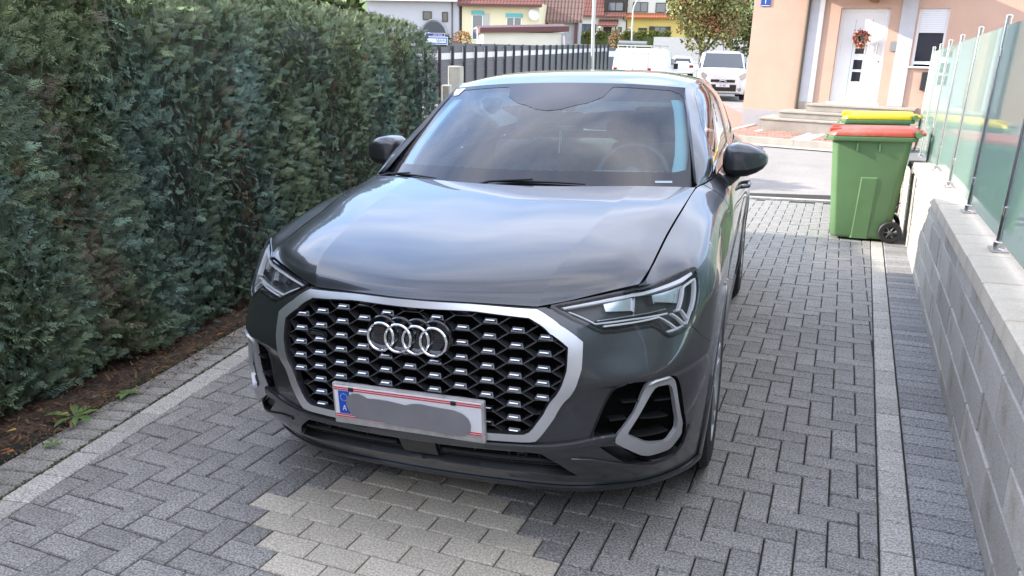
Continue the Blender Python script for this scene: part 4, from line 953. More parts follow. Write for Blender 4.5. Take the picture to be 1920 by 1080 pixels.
    panel('side_window',SG,dlo,m_glasss,car,sgn=s,o=-.006,flange=0,du=.3,dv=.3)
    mb=MB(); ribbon(mb,SG,dlo,.016,.006,-.001,s,closed=True); mb.build('window_seal',m_gloss,car)
    panel('pillar_cover',SG,[(4.62,2.80),(4.92,2.80),(4.95,1.6),(5.0,.45),(4.72,.45),(4.70,1.6)],m_gloss,car,sgn=s,o=-.002,flange=.002)
    panel('pillar_cover',SG,[(6.75,2.62),(7.0,2.55),(7.0,.56),(6.72,.54)],m_gloss,car,sgn=s,o=-.002,flange=.002)
    # ---- mirror
    mr=empty('wing_mirror'); mr.parent=car; mr.location=(0,.15,-.012)
    secs=[(.836,1.128,1.196,1.535,1.635),(.846,1.106,1.222,1.505,1.66),(.862,1.094,1.238,1.488,1.672),(.90,1.086,1.247,1.478,1.676),(.95,1.093,1.240,1.484,1.674),(.99,1.108,1.224,1.502,1.668),(1.018,1.126,1.206,1.530,1.66),(1.034,1.146,1.188,1.565,1.648),(1.038,1.158,1.176,1.59,1.63)]
    nn=24; V=[]
    for x,z0,z1,y0,y1 in secs:
        for j in range(nn):
            t=2*math.pi*j/nn; cy,cz_=math.cos(t),math.sin(t); e=.5
            V.append((s*x,(y0+y1)/2+(y1-y0)/2*math.copysign(abs(cy)**e,cy),(z0+z1)/2+(z1-z0)/2*math.copysign(abs(cz_)**e,cz_)))
    A=MB();B=MB(); 
    for i in range(len(secs)-1):
        for j in range(nn):
            q=(i*nn+j,i*nn+(j+1)%nn,(i+1)*nn+(j+1)%nn,(i+1)*nn+j); zc=sum(V[k][2] for k in q)/4
            (A if math.sin(2*math.pi*(j+.5)/nn)>-.26 else B).add([V[k] for k in q],[(0,1,2,3)])
    for mbx in(A,B):
        pass
    B.add([V[j] for j in range(nn)],[tuple(range(nn))]); A.add([V[(len(secs)-1)*nn+j] for j in range(nn)],[tuple(range(nn))])
    for nm,mbx,mm in(('mirror_cap',A,m_paint),('mirror_shell',B,m_blk)):
        me=mbx.mesh(nm); bm=bmesh.new(); bm.from_mesh(me); bmesh.ops.remove_doubles(bm,verts=bm.verts,dist=1e-5); bmesh.ops.recalc_face_normals(bm,faces=bm.faces); bm.to_mesh(me); bm.free(); me.shade_smooth(); me.set_sharp_from_angle(angle=R(50)); obj(nm,me,mm,mr)
    MB().tube([(s*.845,1.50,1.045),(s*.865,1.53,1.075),(s*.90,1.565,1.10)],[.034,.030,.026],10).build('mirror_foot',m_blk,mr,smooth=50)
    MB().box(*sorted((s*.856,s*1.012)),1.6765,1.679,1.11,1.222).build('mirror_glass',m_chrome,mr)
    # ---- wheels
    for yc in(WY,RY):
        wl=empty('wheel'); wl.parent=car; wl.location=(s*.798,yc,WZ)
        wl.rotation_euler=(R(11),0,0)
        MB().lathe([(.245,-.112),(.305,-.118),(.338,-.108),(.350,-.085),(.352,-.04),(.352,.04),(.350,.085),(.338,.108),(.305,.118),(.245,.112)],(s,0,0),(0,0,0),56,closed=True).build('tyre',m_rub,wl,smooth=40)
        mb=MB()
        for q in(-.075,-.045,-.015,.015,.045,.075): mb.lathe([(.3525,q-.003),(.3455,q-.003),(.3455,q+.003),(.3525,q+.003)],(s,0,0),(0,0,0),56,closed=True)
        mb.build('tread_groove',m_void,wl)
        rim=MB(); rim.lathe([(.246,-.11),(.25,.105),(.238,.112),(.228,.100),(.222,.02),(.222,-.10)],(s,0,0),(0,0,0),48,closed=True)
        for k in range(5):
            for dd in(-.16,.16):
                a=2*math.pi*k/5; p0=(s*.088,.05*math.cos(a+dd*2),.05*math.sin(a+dd*2)); p1=(s*.092,.15*math.cos(a+dd*1.2),.15*math.sin(a+dd*1.2)); p2=(s*.098,.232*math.cos(a+dd),.232*math.sin(a+dd)); rim.tube([p0,p1,p2],[.018,.016,.016],6)
        rim.lathe([(.001,.098),(.03,.098),(.06,.09),(.06,.03)],(s,0,0),(0,0,0),24)
        rim.build('rim',mat('alloy wheel',(.50,.51,.53),.3,.85),wl,smooth=40)
        MB().lathe([(.03,.0),(.165,.0),(.165,.02),(.03,.02)],(s,0,0),(0,0,0),40,closed=True).build('brake_disc',mat('brake disc',(.25,.24,.23),.35,.9),wl,smooth=40)
for s in(1,-1): side(s)
# ---- bonnet, windscreen, roof
e=.006
panel('bonnet',SH,[(0.02,0),(.02,1),(.02,2),(.02,3),(.03,4),(.03,4.97),(1,4.972),(2,4.972),(3,4.972),(4,4.972),(5,4.972),(5.97,4.965),(5.97,4),(5.97,3),(5.97,2),(5.97,1),(5.97,0)],m_paint,car,both=True,du=.1,dv=.125,flange=.018,step=.1)
panel('bonnet_underside',SH,[(0.05,0),(.05,4.9),(5.9,4.9),(5.9,0)],m_void,car,both=True,o=-.05,du=.5,dv=.5,flange=0)
clear=[(.36,0),(.377,.97),(.396,1.875),(.402,2.62),(.47,2.88),(.7,2.93),(1.158,2.945),(2.595,2.92),(2.76,2.82),(2.85,2.55),(2.86,1.03),(2.80,.98),(2.45,.87),(2.2,.62),(2.13,.45),(1.98,.22),(1.93,0)]
wall_=[(0,0),(0,1),(0,2),(0,3),(1,3),(2,3),(3,3),(3,2),(3,1),(3,0)]
panel('windscreen',SW,wall_,m_glassw,car,both=True,o=0.,flange=0,du=.15,dv=.15)
panel('window_border',SW,[(0,0),(0,1),(0,2),(0,3),(1,3),(2,3),(3,3),(3,2),(3,1),(3,0),(1.93,0)]+[tuple(p) for p in clear[::-1][1:]],m_frit,car,both=True,o=.0015,flange=0,du=.15,dv=.15,step=.08)
panel('sticker',SW,[(2.93,2.55),(2.93,2.92),(2.80,2.90),(2.66,2.80),(2.66,2.62)],mat('white sticker',(.8,.8,.8),.5),car,sgn=-1,o=.003,flange=0)
panel('serial_plate',SW,F_['barcode'],mat('pale serial strip',(.35,.42,.45),.4),car,o=.003,flange=0)
panel('roof',SR,[(0,0),(0,1),(0,2),(0,3),(1,3),(2,3),(3,3),(4,3),(5,3),(5,2),(5,1),(5,0)],m_paint,car,both=True,du=.1,dv=.15,flange=.012)
panel('rear_window',SR,[(5.02,0),(5.02,1),(5.02,2),(5.02,2.9),(6,2.9),(6,2),(6,1),(6,0)],m_glasss,car,both=True,flange=0)
panel('headliner',SR,[(0.1,0),(.1,2.9),(4.9,2.9),(4.9,0)],m_lining,car,both=True,o=-.045,du=.4,dv=.4,flange=0)
# tailgate details
for s in(1,-1):
    panel('tail_light',SB,[(16.9,5.7),(17.5,5.8),(18.2,5.8),(18.9,5.7),(18.9,5.1),(17.9,5.0),(16.9,5.1)],mat('red lamp glass',(.25,.01,.01),.1,coat=.5),car,sgn=s,o=.006,flange=.01)
for s in(1,-1):
    mb=MB(); ribbon(mb,SW,[(.42,2.74),(1.0,2.83),(1.6,2.85),(2.3,2.84),(2.7,2.78)],.060,.012,-.030,s); mb.build('pillar_trim',mat('pale pillar trim',(.50,.58,.56),.8),car,smooth=60)
# ---- wipers
for x0,x1,xp in((-.68,-.40,-.70),(-.10,.30,-.14)):
    pts=[]
    for t in np.linspace(0,1,8):
        x=x0+(x1-x0)*t; v=np.interp(abs(x),[0,.3,.55,.735],[0,1,2,3]); P,n=SW.pn(.05+.03*math.sin(t*math.pi),v); P=P+n*.010; pts.append((math.copysign(P[0],x),P[1],P[2]))
    wp=MB().tube(pts,[.003,.006,.0065,.006,.005,.0045,.004,.003],6).build('wiper',m_blk,car,smooth=50)
    P=Vector(pts[0]); MB().tube([P+Vector((-.10,-.05,-.02)),P+Vector((-.02,-.015,.002)),Vector(pts[3])+Vector((0,-.01,.012))],[.007,.006,.004],6).build('wiper_arm',m_blk,wp,smooth=50)
# cowl behind the bonnet edge
MB().box(-.74,.74,1.06,1.42,.98,1.045).build('cowl',m_void,car)
# ---- cabin
def lump_box(name,x0,x1,y0,y1,z0,z1,m,bev=.04,par=None,rot=0.):
    o=MB().box(-(x1-x0)/2,(x1-x0)/2,-(y1-y0)/2,(y1-y0)/2,-(z1-z0)/2,(z1-z0)/2).build(name,m,par or car,smooth=60,bevel=bev,seg=3); o.location=((x0+x1)/2,(y0+y1)/2,(z0+z1)/2); o.rotation_euler=(R(rot),0,0); return o
lump_box('dashboard',-.74,.74,1.34,1.80,.70,1.015,m_int,.05)
lump_box('instrument_hood',.17,.59,1.58,1.86,.98,1.075,m_int,.045)
boxo('cabin_floor',(-.76,.76,1.25,4.2,.18,.24),m_int,car); boxo('firewall',(-.80,.80,1.28,1.33,.2,1.0),m_void,car)
for s in(1,-1): boxo('door_lining',(*sorted((s*.79,s*.83)),1.42,4.1,.22,1.07),m_int,car)
boxo('parcel_shelf',(-.76,.76,3.75,4.25,.95,1.0),m_int,car); boxo('underbody',(-.72,.72,.62,4.2,.19,.22),m_void,car)
sw=MB(); c0=Vector((.37,1.93,1.02)); ax=Vector((0,-.90,.42)).normalized(); 
u=Vector((1,0,0)); w2=ax.cross(u); 
sw.tube([c0+(u*math.cos(a)+w2*math.sin(a))*.183 for a in np.linspace(0,2*math.pi,41)],.016,8,cap=False)
for a in(0,math.pi,-math.pi/2 if w2.z>0 else math.pi/2): sw.tube([c0,c0+(u*math.cos(a)+w2*math.sin(a))*.18],[.02,.012],6)
sw.lathe([(.06,-.02),(.06,.02),(.04,.03)],-ax if False else ax,c0,16); sw.build('steering_wheel',mat('dark leather',(.07,.07,.072),.45),car,smooth=50)
for x in(.37,-.37):
    st=empty('seat'); st.parent=car
    lump_box('cushion',x-.26,x+.26,2.0,2.52,.42,.60,m_seat,.06,st); lump_box('backrest',x-.25,x+.25,2.50,2.66,.56,1.16,m_seat,.07,st,-16); lump_box('headrest',x-.13,x+.13,2.66,2.76,1.17,1.36,m_seat,.05,st,-12)
st=empty('rear_bench'); st.parent=car
lump_box('cushion',-.68,.68,3.05,3.5,.42,.60,m_seat,.06,st); lump_box('backrest',-.68,.68,3.50,3.66,.56,1.10,m_seat,.06,st,-18)
for x in(-.42,0,.42): lump_box('headrest',x-.12,x+.12,3.64,3.73,1.10,1.25,m_seat,.04,st,-12)
rm=MB().box(-.125,.125,-.015,.015,-.035,.035).build('inside_mirror',m_gloss,car,bevel=.015,seg=2,smooth=60); rm.location=(0,1.86,1.325); rm.rotation_euler=(R(15),0,R(10))
lump_box('sensor_housing',-.09,.09,1.80,1.95,1.39,1.445,m_blk,.02,None,30)
# pendant hanging from the inside mirror
pend=MB(); pend.tube([(0.0,1.85,1.30),(.005,1.85,1.22),(.0,1.85,1.15)],.0035,5); pend.tube([(.012,1.85,1.295),(.012,1.85,1.20)],.003,5); pend.lathe([(.002,0),(.010,.006),(.010,.02),(.002,.028)],(0,0,1),(.005,1.85,1.245),8)
o=pend.build('pendant',mat('pale cord',(.62,.62,.50),.7)); tag(o,'pale cord pendant hanging from the mirror inside the grey SUV','pendant')

# ============================================================ THE STREET AND THE HOUSES
m_peach=mat('peach render',(.54,.36,.27),.9,var=.05,vscale=2.,bump=.25,bscale=60); m_greyp=mat('grey plinth render',(.36,.35,.36),.9,var=.08,vscale=3,bump=.2,bscale=60)
m_white=mat('white gloss paint',(.78,.78,.77),.35); m_stonestep=mat('stone step',(.34,.30,.25),.85,var=.15,vscale=4,bump=.3,bscale=50); m_dwin=mat('dark window',(.03,.032,.04),.08,coat=.4)
m_redpav=mat('red concrete brick',(.36,.20,.145),.9,rand=.16,bump=.2,bscale=80,speck=(120,.8,1.15)); m_kerb=mat('kerb concrete',(.42,.38,.32),.9,var=.12,vscale=4,bump=.2,bscale=60)
m_wline=mat('pale marker stone',(.62,.58,.50),.85,var=.08)
# ---- pavement in front of the peach house
def street(x,y,h=0.): return (x,y,bgz(x,y)+h)
KD=Vector((math.cos(R(-13.5)),math.sin(R(-13.5)))); K0=Vector((.49,14.0)); KN=Vector((-KD.y,KD.x))
def kp(a,b): p=K0+KD*a+KN*b; return p.x,p.y
me=bpy.data.meshes.new('pavement'); pts=[kp(-.9,0),kp(12,0),kp(12,3.0),kp(-.25,3.0),(-.35,24),(-1.5,29),(-2.6,29),(-1.6,18)]
me.from_pydata([street(x,y,.100) for x,y in pts]+[street(x,y,-.05) for x,y in pts],[],[tuple(range(8))]+[(i,8+i,8+(i+1)%8,(i+1)%8) for i in range(8)]); pav=obj('pavement',me,m_redpav,kind='structure')
bmz=MB().box(-.118,.118,-.078,.078,-.03,.0).mesh('brick',bevel=.006)
up=Vector((.037,-.022,1)).normalized(); rotm=frame_matrix((0,0,0),-13.5).to_3x3()
g=np.random.default_rng(4); stuffmb=MB(); nb=0
for r in range(16):
    for c in range(-4,24):
        a=c*.25+(.125 if r%2 else 0); b=.16+r*.17
        if (.86<a<1.24) or a<-.85: continue
        x,y=kp(a,b); 
        if b>2.55: continue
        z=bgz(x,y)+.116+g.normal(0,.002)
        if nb<280: 
            o=obj('brick',bmz,m_redpav,pav); o.matrix_local=Matrix.Translation((x,y,z))@rotm.to_4x4(); nb+=1
for (a0,a1,b0,b1,h) in ((.90,1.0,.14,2.7,.118),(1.16,1.26,.14,2.7,.118),(-.62,-.52,.14,3.4,.118),(-.1,.0,1.3,2.9,.118)):
    mb=MB(); q=[kp(a0,b0),kp(a1,b0),kp(a1,b1),kp(a0,b1)]; mb.add([street(x,y,.09) for x,y in q]+[street(x,y,h+.004) for x,y in q],[(4,5,6,7),(0,1,5,4),(1,2,6,5),(2,3,7,6),(3,0,4,7)]); mb.build('marker_stone',m_wline,pav)
mb=MB(); q=[kp(1.0,.14),kp(1.16,.14),kp(1.16,2.7),kp(1.0,2.7)]; mb.add([street(x,y,.115) for x,y in q],[(0,1,2,3)]); mb.build('drain_channel',m_greyp,pav)
kb=None
for k in range(14):
    a0,a1=-1.0+k*1.0,-.005+k*1.0; mb=MB(); q=[kp(a0,-.02),kp(a1,-.02),kp(a1,.12),kp(a0,.12)]
    mb.add([street(x,y,-.05) for x,y in q]+[street(x,y,.120) for x,y in q],[(4,5,6,7),(0,1,5,4),(1,2,6,5),(2,3,7,6),(3,0,4,7)]); mb.build('kerb_stone',m_kerb,pav)
    mb=MB(); q=[kp(a0,-.42),kp(a1,-.42),kp(a1,-.025),kp(a0,-.025)]; mb.add([street(x,y,.006) for x,y in q],[(0,1,2,3)]); mb.build('gutter_slab',m_kerb,pav)
# ---- the peach house
H=empty('peach_house',label='peach rendered house with white front door and grey porch columns across the street',cat='house',mw=frame_matrix((2.181,16.684,.994),-13))
def wallbox(mb,a,b,c,d,y0=0.,y1=.3): mb.box(a,b,y0,y1,c,d)
mb=MB()
for a,b,c,d in ((-1.85,-.0,-.25,3.5),(.97,1.50,-.25,3.5),(0,.97,1.94,3.5),(1.50,2.06,-.25,.80),(1.50,2.06,1.93,3.5),(2.06,9.,-.25,3.5)): mb.box(a,b,0,.3,c,d)
mb.box(-1.85,-1.55,.3,9,-.25,3.5); mb.box(8.7,9,.3,9,-.25,3.5); mb.box(-1.85,9,8.7,9,-.25,3.5)
mb.build('wall',m_peach,H)
mb=MB(); mb.box(-1.83,-.72,-.012,.28,-.66,-.25); mb.box(1.2,8.98,-.012,.28,-.66,-.25); mb.box(-1.83,-1.57,.3,8.9,-.66,-.25); mb.build('plinth',m_greyp,H)
boxo('room_behind',(-1.4,8.6,.32,8.6,-.3,3.4),m_void,H)
for a in(-.62,1.18):
    c=MB().box(a,a+.29,-.035,.0,-.02,2.36).build('porch_column',mat('pale grey column',(.50,.50,.52),.85,var=.05,bump=.2,bscale=60),H)
    boxo('column_base',(a-.005,a+.295,-.045,-.0,-.25,-.022),m_stonestep,c)
MB().box(-.9,1.7,-.95,.0,2.36,2.56).build('porch_roof',m_greyp,H)
MB().tube([(-.66,-.06,-.22),(-.65,-.06,3.4)],.04,10).build('downpipe',mat('brown downpipe',(.11,.085,.06),.45),H,smooth=40)
# steps
for a,b,y0,y1,c,d in ((-.32,1.75,-.62,-.0,-.18,-.03),(-.80,1.9,-.98,-.0,-.325,-.185),(-1.12,2.1,-1.30,-.0,-.60,-.33)):
    st=boxo('step',(a,b,y0,y1,c,d-.03),m_stonestep,H); boxo('step_tread',(a-.025,b+.025,y0-.025,y1,d-.03,d),mat('step tread',(.40,.36,.30),.8,var=.12,vscale=5),st)
# door
D=MB().box(.0,.97,.06,.10,0,1.94); door=D.build('door',m_white,H); door.location=(0,.085,0)
mb=MB(); mb.box(.0,.07,.02,.08,0,1.94); mb.box(.90,.97,.02,.08,0,1.94); mb.box(.07,.90,.02,.08,1.87,1.94); mb.build('door_frame',m_white,door,bevel=.004)
boxo('door_sill',(-.05,1.02,-.09,.06,-.03,.012),mat('pale sill',(.72,.70,.66),.5),door)
for z in(1.02,.70,.45):
    p=boxo('door_pane',(.375,.555,.052,.058,z,z+.20),m_dwin,door); mb=MB()
    for q in((.365,.375,z-.01,z+.21),(.555,.565,z-.01,z+.21),(.365,.565,z-.01,z),(.365,.565,z+.20,z+.21)): mb.box(q[0],q[1],.046,.062,q[2],q[3])
    mb.build('pane_frame',m_white,p)
boxo('door_pane',(.375,.555,.052,.058,1.27,1.47),m_dwin,door)
boxo('door_groove',(.643,.650,.0585,.0595,.14,1.72),mat('grey groove',(.30,.30,.31),.5),door); boxo('door_groove',(.31,.317,.0585,.0595,.14,1.72),MATS['grey groove'],door)
hd=MB(); hd.tube([(.80,.0,.62),(.80,.0,1.28)],.012,8); hd.tube([(.80,.06,.68),(.80,.0,.68)],.008,6); hd.tube([(.80,.06,1.22),(.80,.0,1.22)],.008,6); hd.build('handle',m_steel,door,smooth=40)
MB().lathe([(.02,0),(.02,.008)],(0,-1,0),(.865,.06,.87),12).build('lock',m_steel,door)
# wreath hanging on the door
wv=[];g=np.random.default_rng(8); n=650; a=g.uniform(0,2*math.pi,n); rr=.125+g.normal(0,.026,n)
pos=np.c_[rr*np.cos(a),-.03+g.normal(0,.018,n),rr*np.sin(a)]; pos[:60]=np.c_[g.normal(0,.03,60),-.05+g.normal(0,.012,60),-.15-.06*g.random(60)]
pal=np.array([(.42,.10,.06),(.50,.22,.14),(.28,.05,.04),(.55,.38,.28),(.20,.10,.05)]); tn=pal[g.integers(0,5,n)]*g.uniform(.7,1.3,(n,1))
Vv,Ff,tt=scatter([(-.35,0,0),(.0,-.5,.1),(.35,0,0),(0,.6,.1)],[(0,1,2,3)],pos,g.normal(size=(n,3)),g.normal(size=(n,3)),g.uniform(.03,.06,n),tn)
wr=obj('wreath',grid_mesh('wreath',Vv,Ff,tt),mat('dried wreath leaves',(.4,.15,.1),.8,attr='tone')); wr.matrix_world=H.matrix_world@Matrix.Translation((.475,.03,1.345)); tag(wr,'red and brown autumn wreath hanging on the white front door','wreath')
# window with roller shutter half down
wf=MB()
for q in((1.50,1.55,.80,1.93),(2.01,2.06,.80,1.93),(1.55,2.01,.84,.90)): wf.box(q[0],q[1],.05,.12,q[2],q[3])
win=wf.build('window',m_white,H); boxo('pane',(1.55,2.01,.09,.10,.90,1.47),m_dwin,win)
boxo('shutter',(1.55,2.01,.04,.075,1.46,1.93),banded('white roller shutter',(.70,.70,.71),(.52,.52,.54),2,24,.4,.12,.8),win)
boxo('curtain',(1.56,2.0,.105,.11,.90,1.47),banded('dark curtain folds',(.05,.05,.06),(.02,.02,.026),0,26,.9,.3),win)  # fold shade painted as stripes on a flat sheet
boxo('window_sill',(1.44,2.12,-.06,.08,.765,.80),m_white,win)
MB().box(1.75,1.95,-.11,.0,.33,.69).build('mailbox',mat('anthracite metal',(.05,.05,.055),.4,.5),H,bevel=.008)
boxo('intercom',(1.065,1.175,-.035,.0,1.09,1.28),mat('grey metal box',(.34,.33,.33),.4,.5),H)
MB().prism([(.50,2.14),(.76,2.14),(.70,2.03),(.56,2.06)],1,-.16,.0).build('wall_lamp',mat('brown lamp',(.22,.11,.05),.6),H)
pq=MB().box(-1.70,-1.49,-.022,.0,1.985,2.16).build('house_number',mat('blue enamel',(.02,.07,.30),.25,coat=.4),H,bevel=.004)
boxo('number_border',(-1.69,-1.50,-.0232,-.0221,1.995,2.005),m_white,pq); letter('digit','1',.15,m_white,pq,(-1.595,-.0245,2.085))
rf=MB(); rf.prism([(-.55,3.45),(4.5,5.3),(9.55,3.45),(9.55,3.3),(-.55,3.3)],0,-2.4,9.6)
rf.build('roof',banded('terracotta tiles',(.30,.095,.045),(.17,.05,.03),0,4.,.85,.2,.75),H)
# ---- waste bins, side on beside the wall
m_gp=mat('green bin plastic',(.115,.215,.092),.42,var=.06,vscale=5,bump=.12,bscale=250,stain=((.10,.17,.07),4,.25)); m_red=mat('red lid plastic',(.46,.075,.042),.45,var=.06,stain=((.46,.22,.18),5,.55)); m_ylw=mat('yellow lid plastic',(.62,.47,.01),.4,var=.05); m_wh=mat('bin wheel rubber',(.015,.015,.016),.6)
def bin_(name,label,loc,ang,lidm):
    # local x: from the lid front (towards the road) back to the hinge and wheels; y depth; z up
    b=empty(name,loc,label,'bin','wheelie bins by the wall'); b.rotation_euler=(0,0,R(ang))
    W,Dp=.29,.0
    def ring(z,x0,x1,w,c=.05): return [(x0+c,-w,z),(x1-c,-w,z),(x1,-w+c,z),(x1,w-c,z),(x1-c,w,z),(x0+c,w,z),(x0,w-c,z),(x0,-w+c,z)]
    lv=[(0.02,.06,.56,.235),(.05,.045,.575,.245),(.30,.03,.60,.26),(.60,.012,.635,.275),(.88,-.005,.665,.287),(.955,-.01,.675,.292)]
    mb=MB(); v=[];f=[]
    for z,x0,x1,w in lv: v+=ring(z,x0,x1,w)
    for i in range(len(lv)-1):
        for j in range(8): f.append((i*8+j,i*8+(j+1)%8,(i+1)*8+(j+1)%8,(i+1)*8+j))
    f.append(tuple(range(8))[::-1]); mb.add(v,f); body=mb.build('body',m_gp,b,bevel=.012,seg=2,smooth=45)
    # raised pressed panel on both flanks, ribs under the rim, front foot step
    for s in(-1,1):
        mb=MB(); P=[(.225,.02),(.40,.02),(.43,.62),(.265,.62)]
        yl=lambda z: .235+.055*(z/.95)
        vv=[(x,s*(yl(z)-.002),z) for x,z in P]+[(x+(.02 if i in(0,3) else -.02),s*(yl(z)+.012),z-(.02 if i>1 else 0)) for i,(x,z) in enumerate(P)]
        mb.add(vv,[(4,5,6,7),(0,1,5,4),(1,2,6,5),(2,3,7,6),(3,0,4,7)]); mb.build('side_panel',m_gp,body)
        mb=MB()
        for x in(.215,.405): mb.box(x-.008,x+.008,*sorted((s*.275,s*.312)),.85,.93)
        mb.build('rib',m_gp,body)
    rim=MB(); 
    o_=ring(.945,-.045,.715,.325,.05); o2=ring(.985,-.05,.72,.33,.05); i1=ring(.945,.0,.66,.285,.04); 
    rim.add(o_+o2,[(j,(j+1)%8,8+(j+1)%8,8+j) for j in range(8)]+[tuple(range(8,16)),tuple(range(8))[::-1]]); rim.build('rim',m_gp,b,bevel=.008,seg=2,smooth=45)
    MB().tube([(-.06,-.24,.955),(-.075,-.24,.955),(-.075,.24,.955),(-.06,.24,.955)],.016,8).build('front_grip',m_gp,b,smooth=40)
    lid=MB(); r0=ring(.988,-.04,.72,.318,.05); r1=ring(1.028,-.03,.72,.312,.06); r2=ring(1.062,.07,.70,.255,.08)
    lid.add(r0+r1+r2,[(j,(j+1)%8,8+(j+1)%8,8+j) for j in range(8)]+[(8+j,8+(j+1)%8,16+(j+1)%8,16+j) for j in range(8)]+[tuple(range(16,24)),tuple(range(8))[::-1]])
    L_=lid.build('lid',lidm,b,bevel=.010,seg=2,smooth=45)
    for yy in(-.20,.20): MB().box(-.045,.06,yy-.035,yy+.035,1.02,1.062).build('lid_grip',lidm,L_,bevel=.01)
    MB().tube([(.68,-.27,1.0),(.76,-.27,1.015),(.76,.27,1.015),(.68,.27,1.0)],.018,8).build('handle',lidm,b,smooth=40)
    for yy in(-.30,.30): MB().lathe([(.03,-.02),(.03,.02)],(0,1,0),(.715,yy,1.01),12).build('hinge',m_gp,b,smooth=40)
    for s in(-1,1):
        y=s*.275; wl=MB().lathe([(.058,-.024),(.092,-.026),(.102,-.016),(.102,.016),(.092,.026),(.058,.024)],(0,1,0),(.575,y,.102),28,closed=True).build('wheel',m_wh,b,smooth=40)
        h=MB(); h.lathe([(.02,-.022),(.02,.03),(.012,.034)],(0,s,0),(.575,y,.102),12)
        for k in range(6):
            a=k*math.pi/3; h.tube([(.575+.018*math.cos(a),y+s*.015,.102+.018*math.sin(a)),(.575+.060*math.cos(a),y+s*.015,.102+.060*math.sin(a))],.007,5)
        h.build('hub',mat('grey hub plastic',(.10,.10,.105),.5),wl,smooth=40)
    MB().tube([(.575,-.27,.102),(.575,.27,.102)],.013,8).build('axle',m_steel,b)
    return b
bin_('wheelie_bin','green wheelie bin with red lid standing in front of the yellow lidded one',(1.635,6.18,0.004),-6,m_red)
bin_('wheelie_bin','green wheelie bin with yellow lid behind the red lidded one',(1.865,8.0,0.07),-5,m_ylw)
# ---- concrete posts past the end of the hedge
m_post=mat('pale concrete post',(.46,.43,.35),.9,var=.12,vscale=8,bump=.3,bscale=60,stain=((.22,.20,.14),6,.4))
for (x,y,wd,hh,lab) in ((-2.93,7.54,.165,1.44,'taller pale concrete gate post behind the end of the hedge'),(-2.42,6.03,.095,1.27,'shorter pale concrete post beside the end of the hedge')):
    p=MB().box(-wd/2,wd/2,-wd/2,wd/2,-.1,hh).build('gate_post',m_post,None,bevel=.012); p.matrix_world=frame_matrix((x,y,bgz(x,y)-.03),4); tag(p,lab,'post')
# ---- anthracite strip fence with a white band along the far side of the street
m_an=banded('anthracite woven strip',(.13,.135,.14),(.065,.07,.075),0,14.,.55,.15,.8); m_wb=banded('white woven strip',(.72,.73,.74),(.45,.46,.47),0,7.,.5,.1,.85); m_fp=mat('anthracite post',(.028,.030,.033),.5)
fe=empty('strip_fence',(-8.55,18.0,bgz(-8.55,18.0)),'long anthracite privacy strip fence with a white band along the street','fence'); fx=0
NP=27; pit=.965; dirx=.016
def fpt(k): return (dirx*k*pit,k*pit,(.022+.0015*0)*k*pit+.018*k*pit-.037*dirx*k*pit)
pm=MB().box(-.03,.055,-.03,.03,-.2,1.66).mesh('post'); rows=9; rh=.182
sm=MB().box(0,pit-.06,-.008,.008,.001,rh-.0015).mesh('slat')
for k in range(NP):
    x,y,z=fpt(k); o=obj('post',pm,m_fp,fe); o.location=(x,y,z); o.rotation_euler=(0,R(2.1),0)
    if k<NP-1:
        for r in range(rows):
            o=bpy.data.objects.new('slat',sm); 
            if not sm.materials: sm.materials.append(m_an)
            link(o,fe); 
            if r==rows-2: o.material_slots[0].link='OBJECT'; o.material_slots[0].material=m_wb
            o.location=(x+.03*r/rows*.3-.0,y+.03,z+r*rh); o.rotation_euler=(0,-R(1.2+1.3),R(90)-dirx)
# ---- second fence and white wall further back
def house_frame(u): pass
f2=empty('strip_fence',label='low grey and white strip fence in front of the yellow house',cat='fence',mw=frame_matrix((-18.2,44.2,bgz(-18.2,44.2)+.25),38))
for k in range(12):
    boxo('post',(k*.95-.03,k*.95+.03,-.03,.03,-.5,1.78),m_fp,f2)
    boxo('slat',(k*.95+.03,k*.95+.92,-.01,.01,1.52,1.74),m_an,f2); boxo('slat',(k*.95+.03,k*.95+.92,-.01,.01,1.15,1.51),m_wb,f2); boxo('slat',(k*.95+.03,k*.95+.92,-.01,.01,.2,1.14),m_an,f2)
ww=MB().box(0,6.5,0,.2,-.5,1.55).build('garden_wall',mat('white rendered wall',(.70,.69,.68),.85,var=.05)); ww.matrix_world=frame_matrix((-17.8,36.0,bgz(-17.8,36.0)),20); tag(ww,'white garden wall glimpsed between the hedge and the dark fence','wall')
# ---- blue and white sign past the hedge
sg=empty('street_sign',label='white and blue NBAHN sign with a smaller blue plate above, cut off by the hedge',cat='sign',mw=frame_matrix((-11.42,26.9,2.82),14))
m_sb=mat('sign blue',(.015,.14,.42),.35); m_sd=mat('sign navy',(.03,.04,.22),.35)
boxo('sign_plate',(-.75,.28,.0,.02,-.02,.26),m_white,sg); boxo('blue_border',(-.73,.26,-.003,-.001,.0,.24),m_sb,sg); boxo('text_field',(-.71,.22,-.006,-.004,.045,.195),m_white,sg)
letter('lettering','NBAHN',.17,mat('dark lettering',(.02,.02,.025),.5),sg,(.015,-.0075,.12),sx=.62)
boxo('upper_plate',(-.60,.18,.0,.02,.275,.40),m_white,sg); boxo('navy_field',(-.58,.165,-.004,-.001,.29,.385),m_sd,sg); letter('lettering','sport-Gasse',.085,m_white,sg,(-.10,-.0055,.335),sx=.9)
MB().tube([(-.45,.03,-3.2),(-.45,.03,.42)],.03,8).build('pole',m_steel,sg)
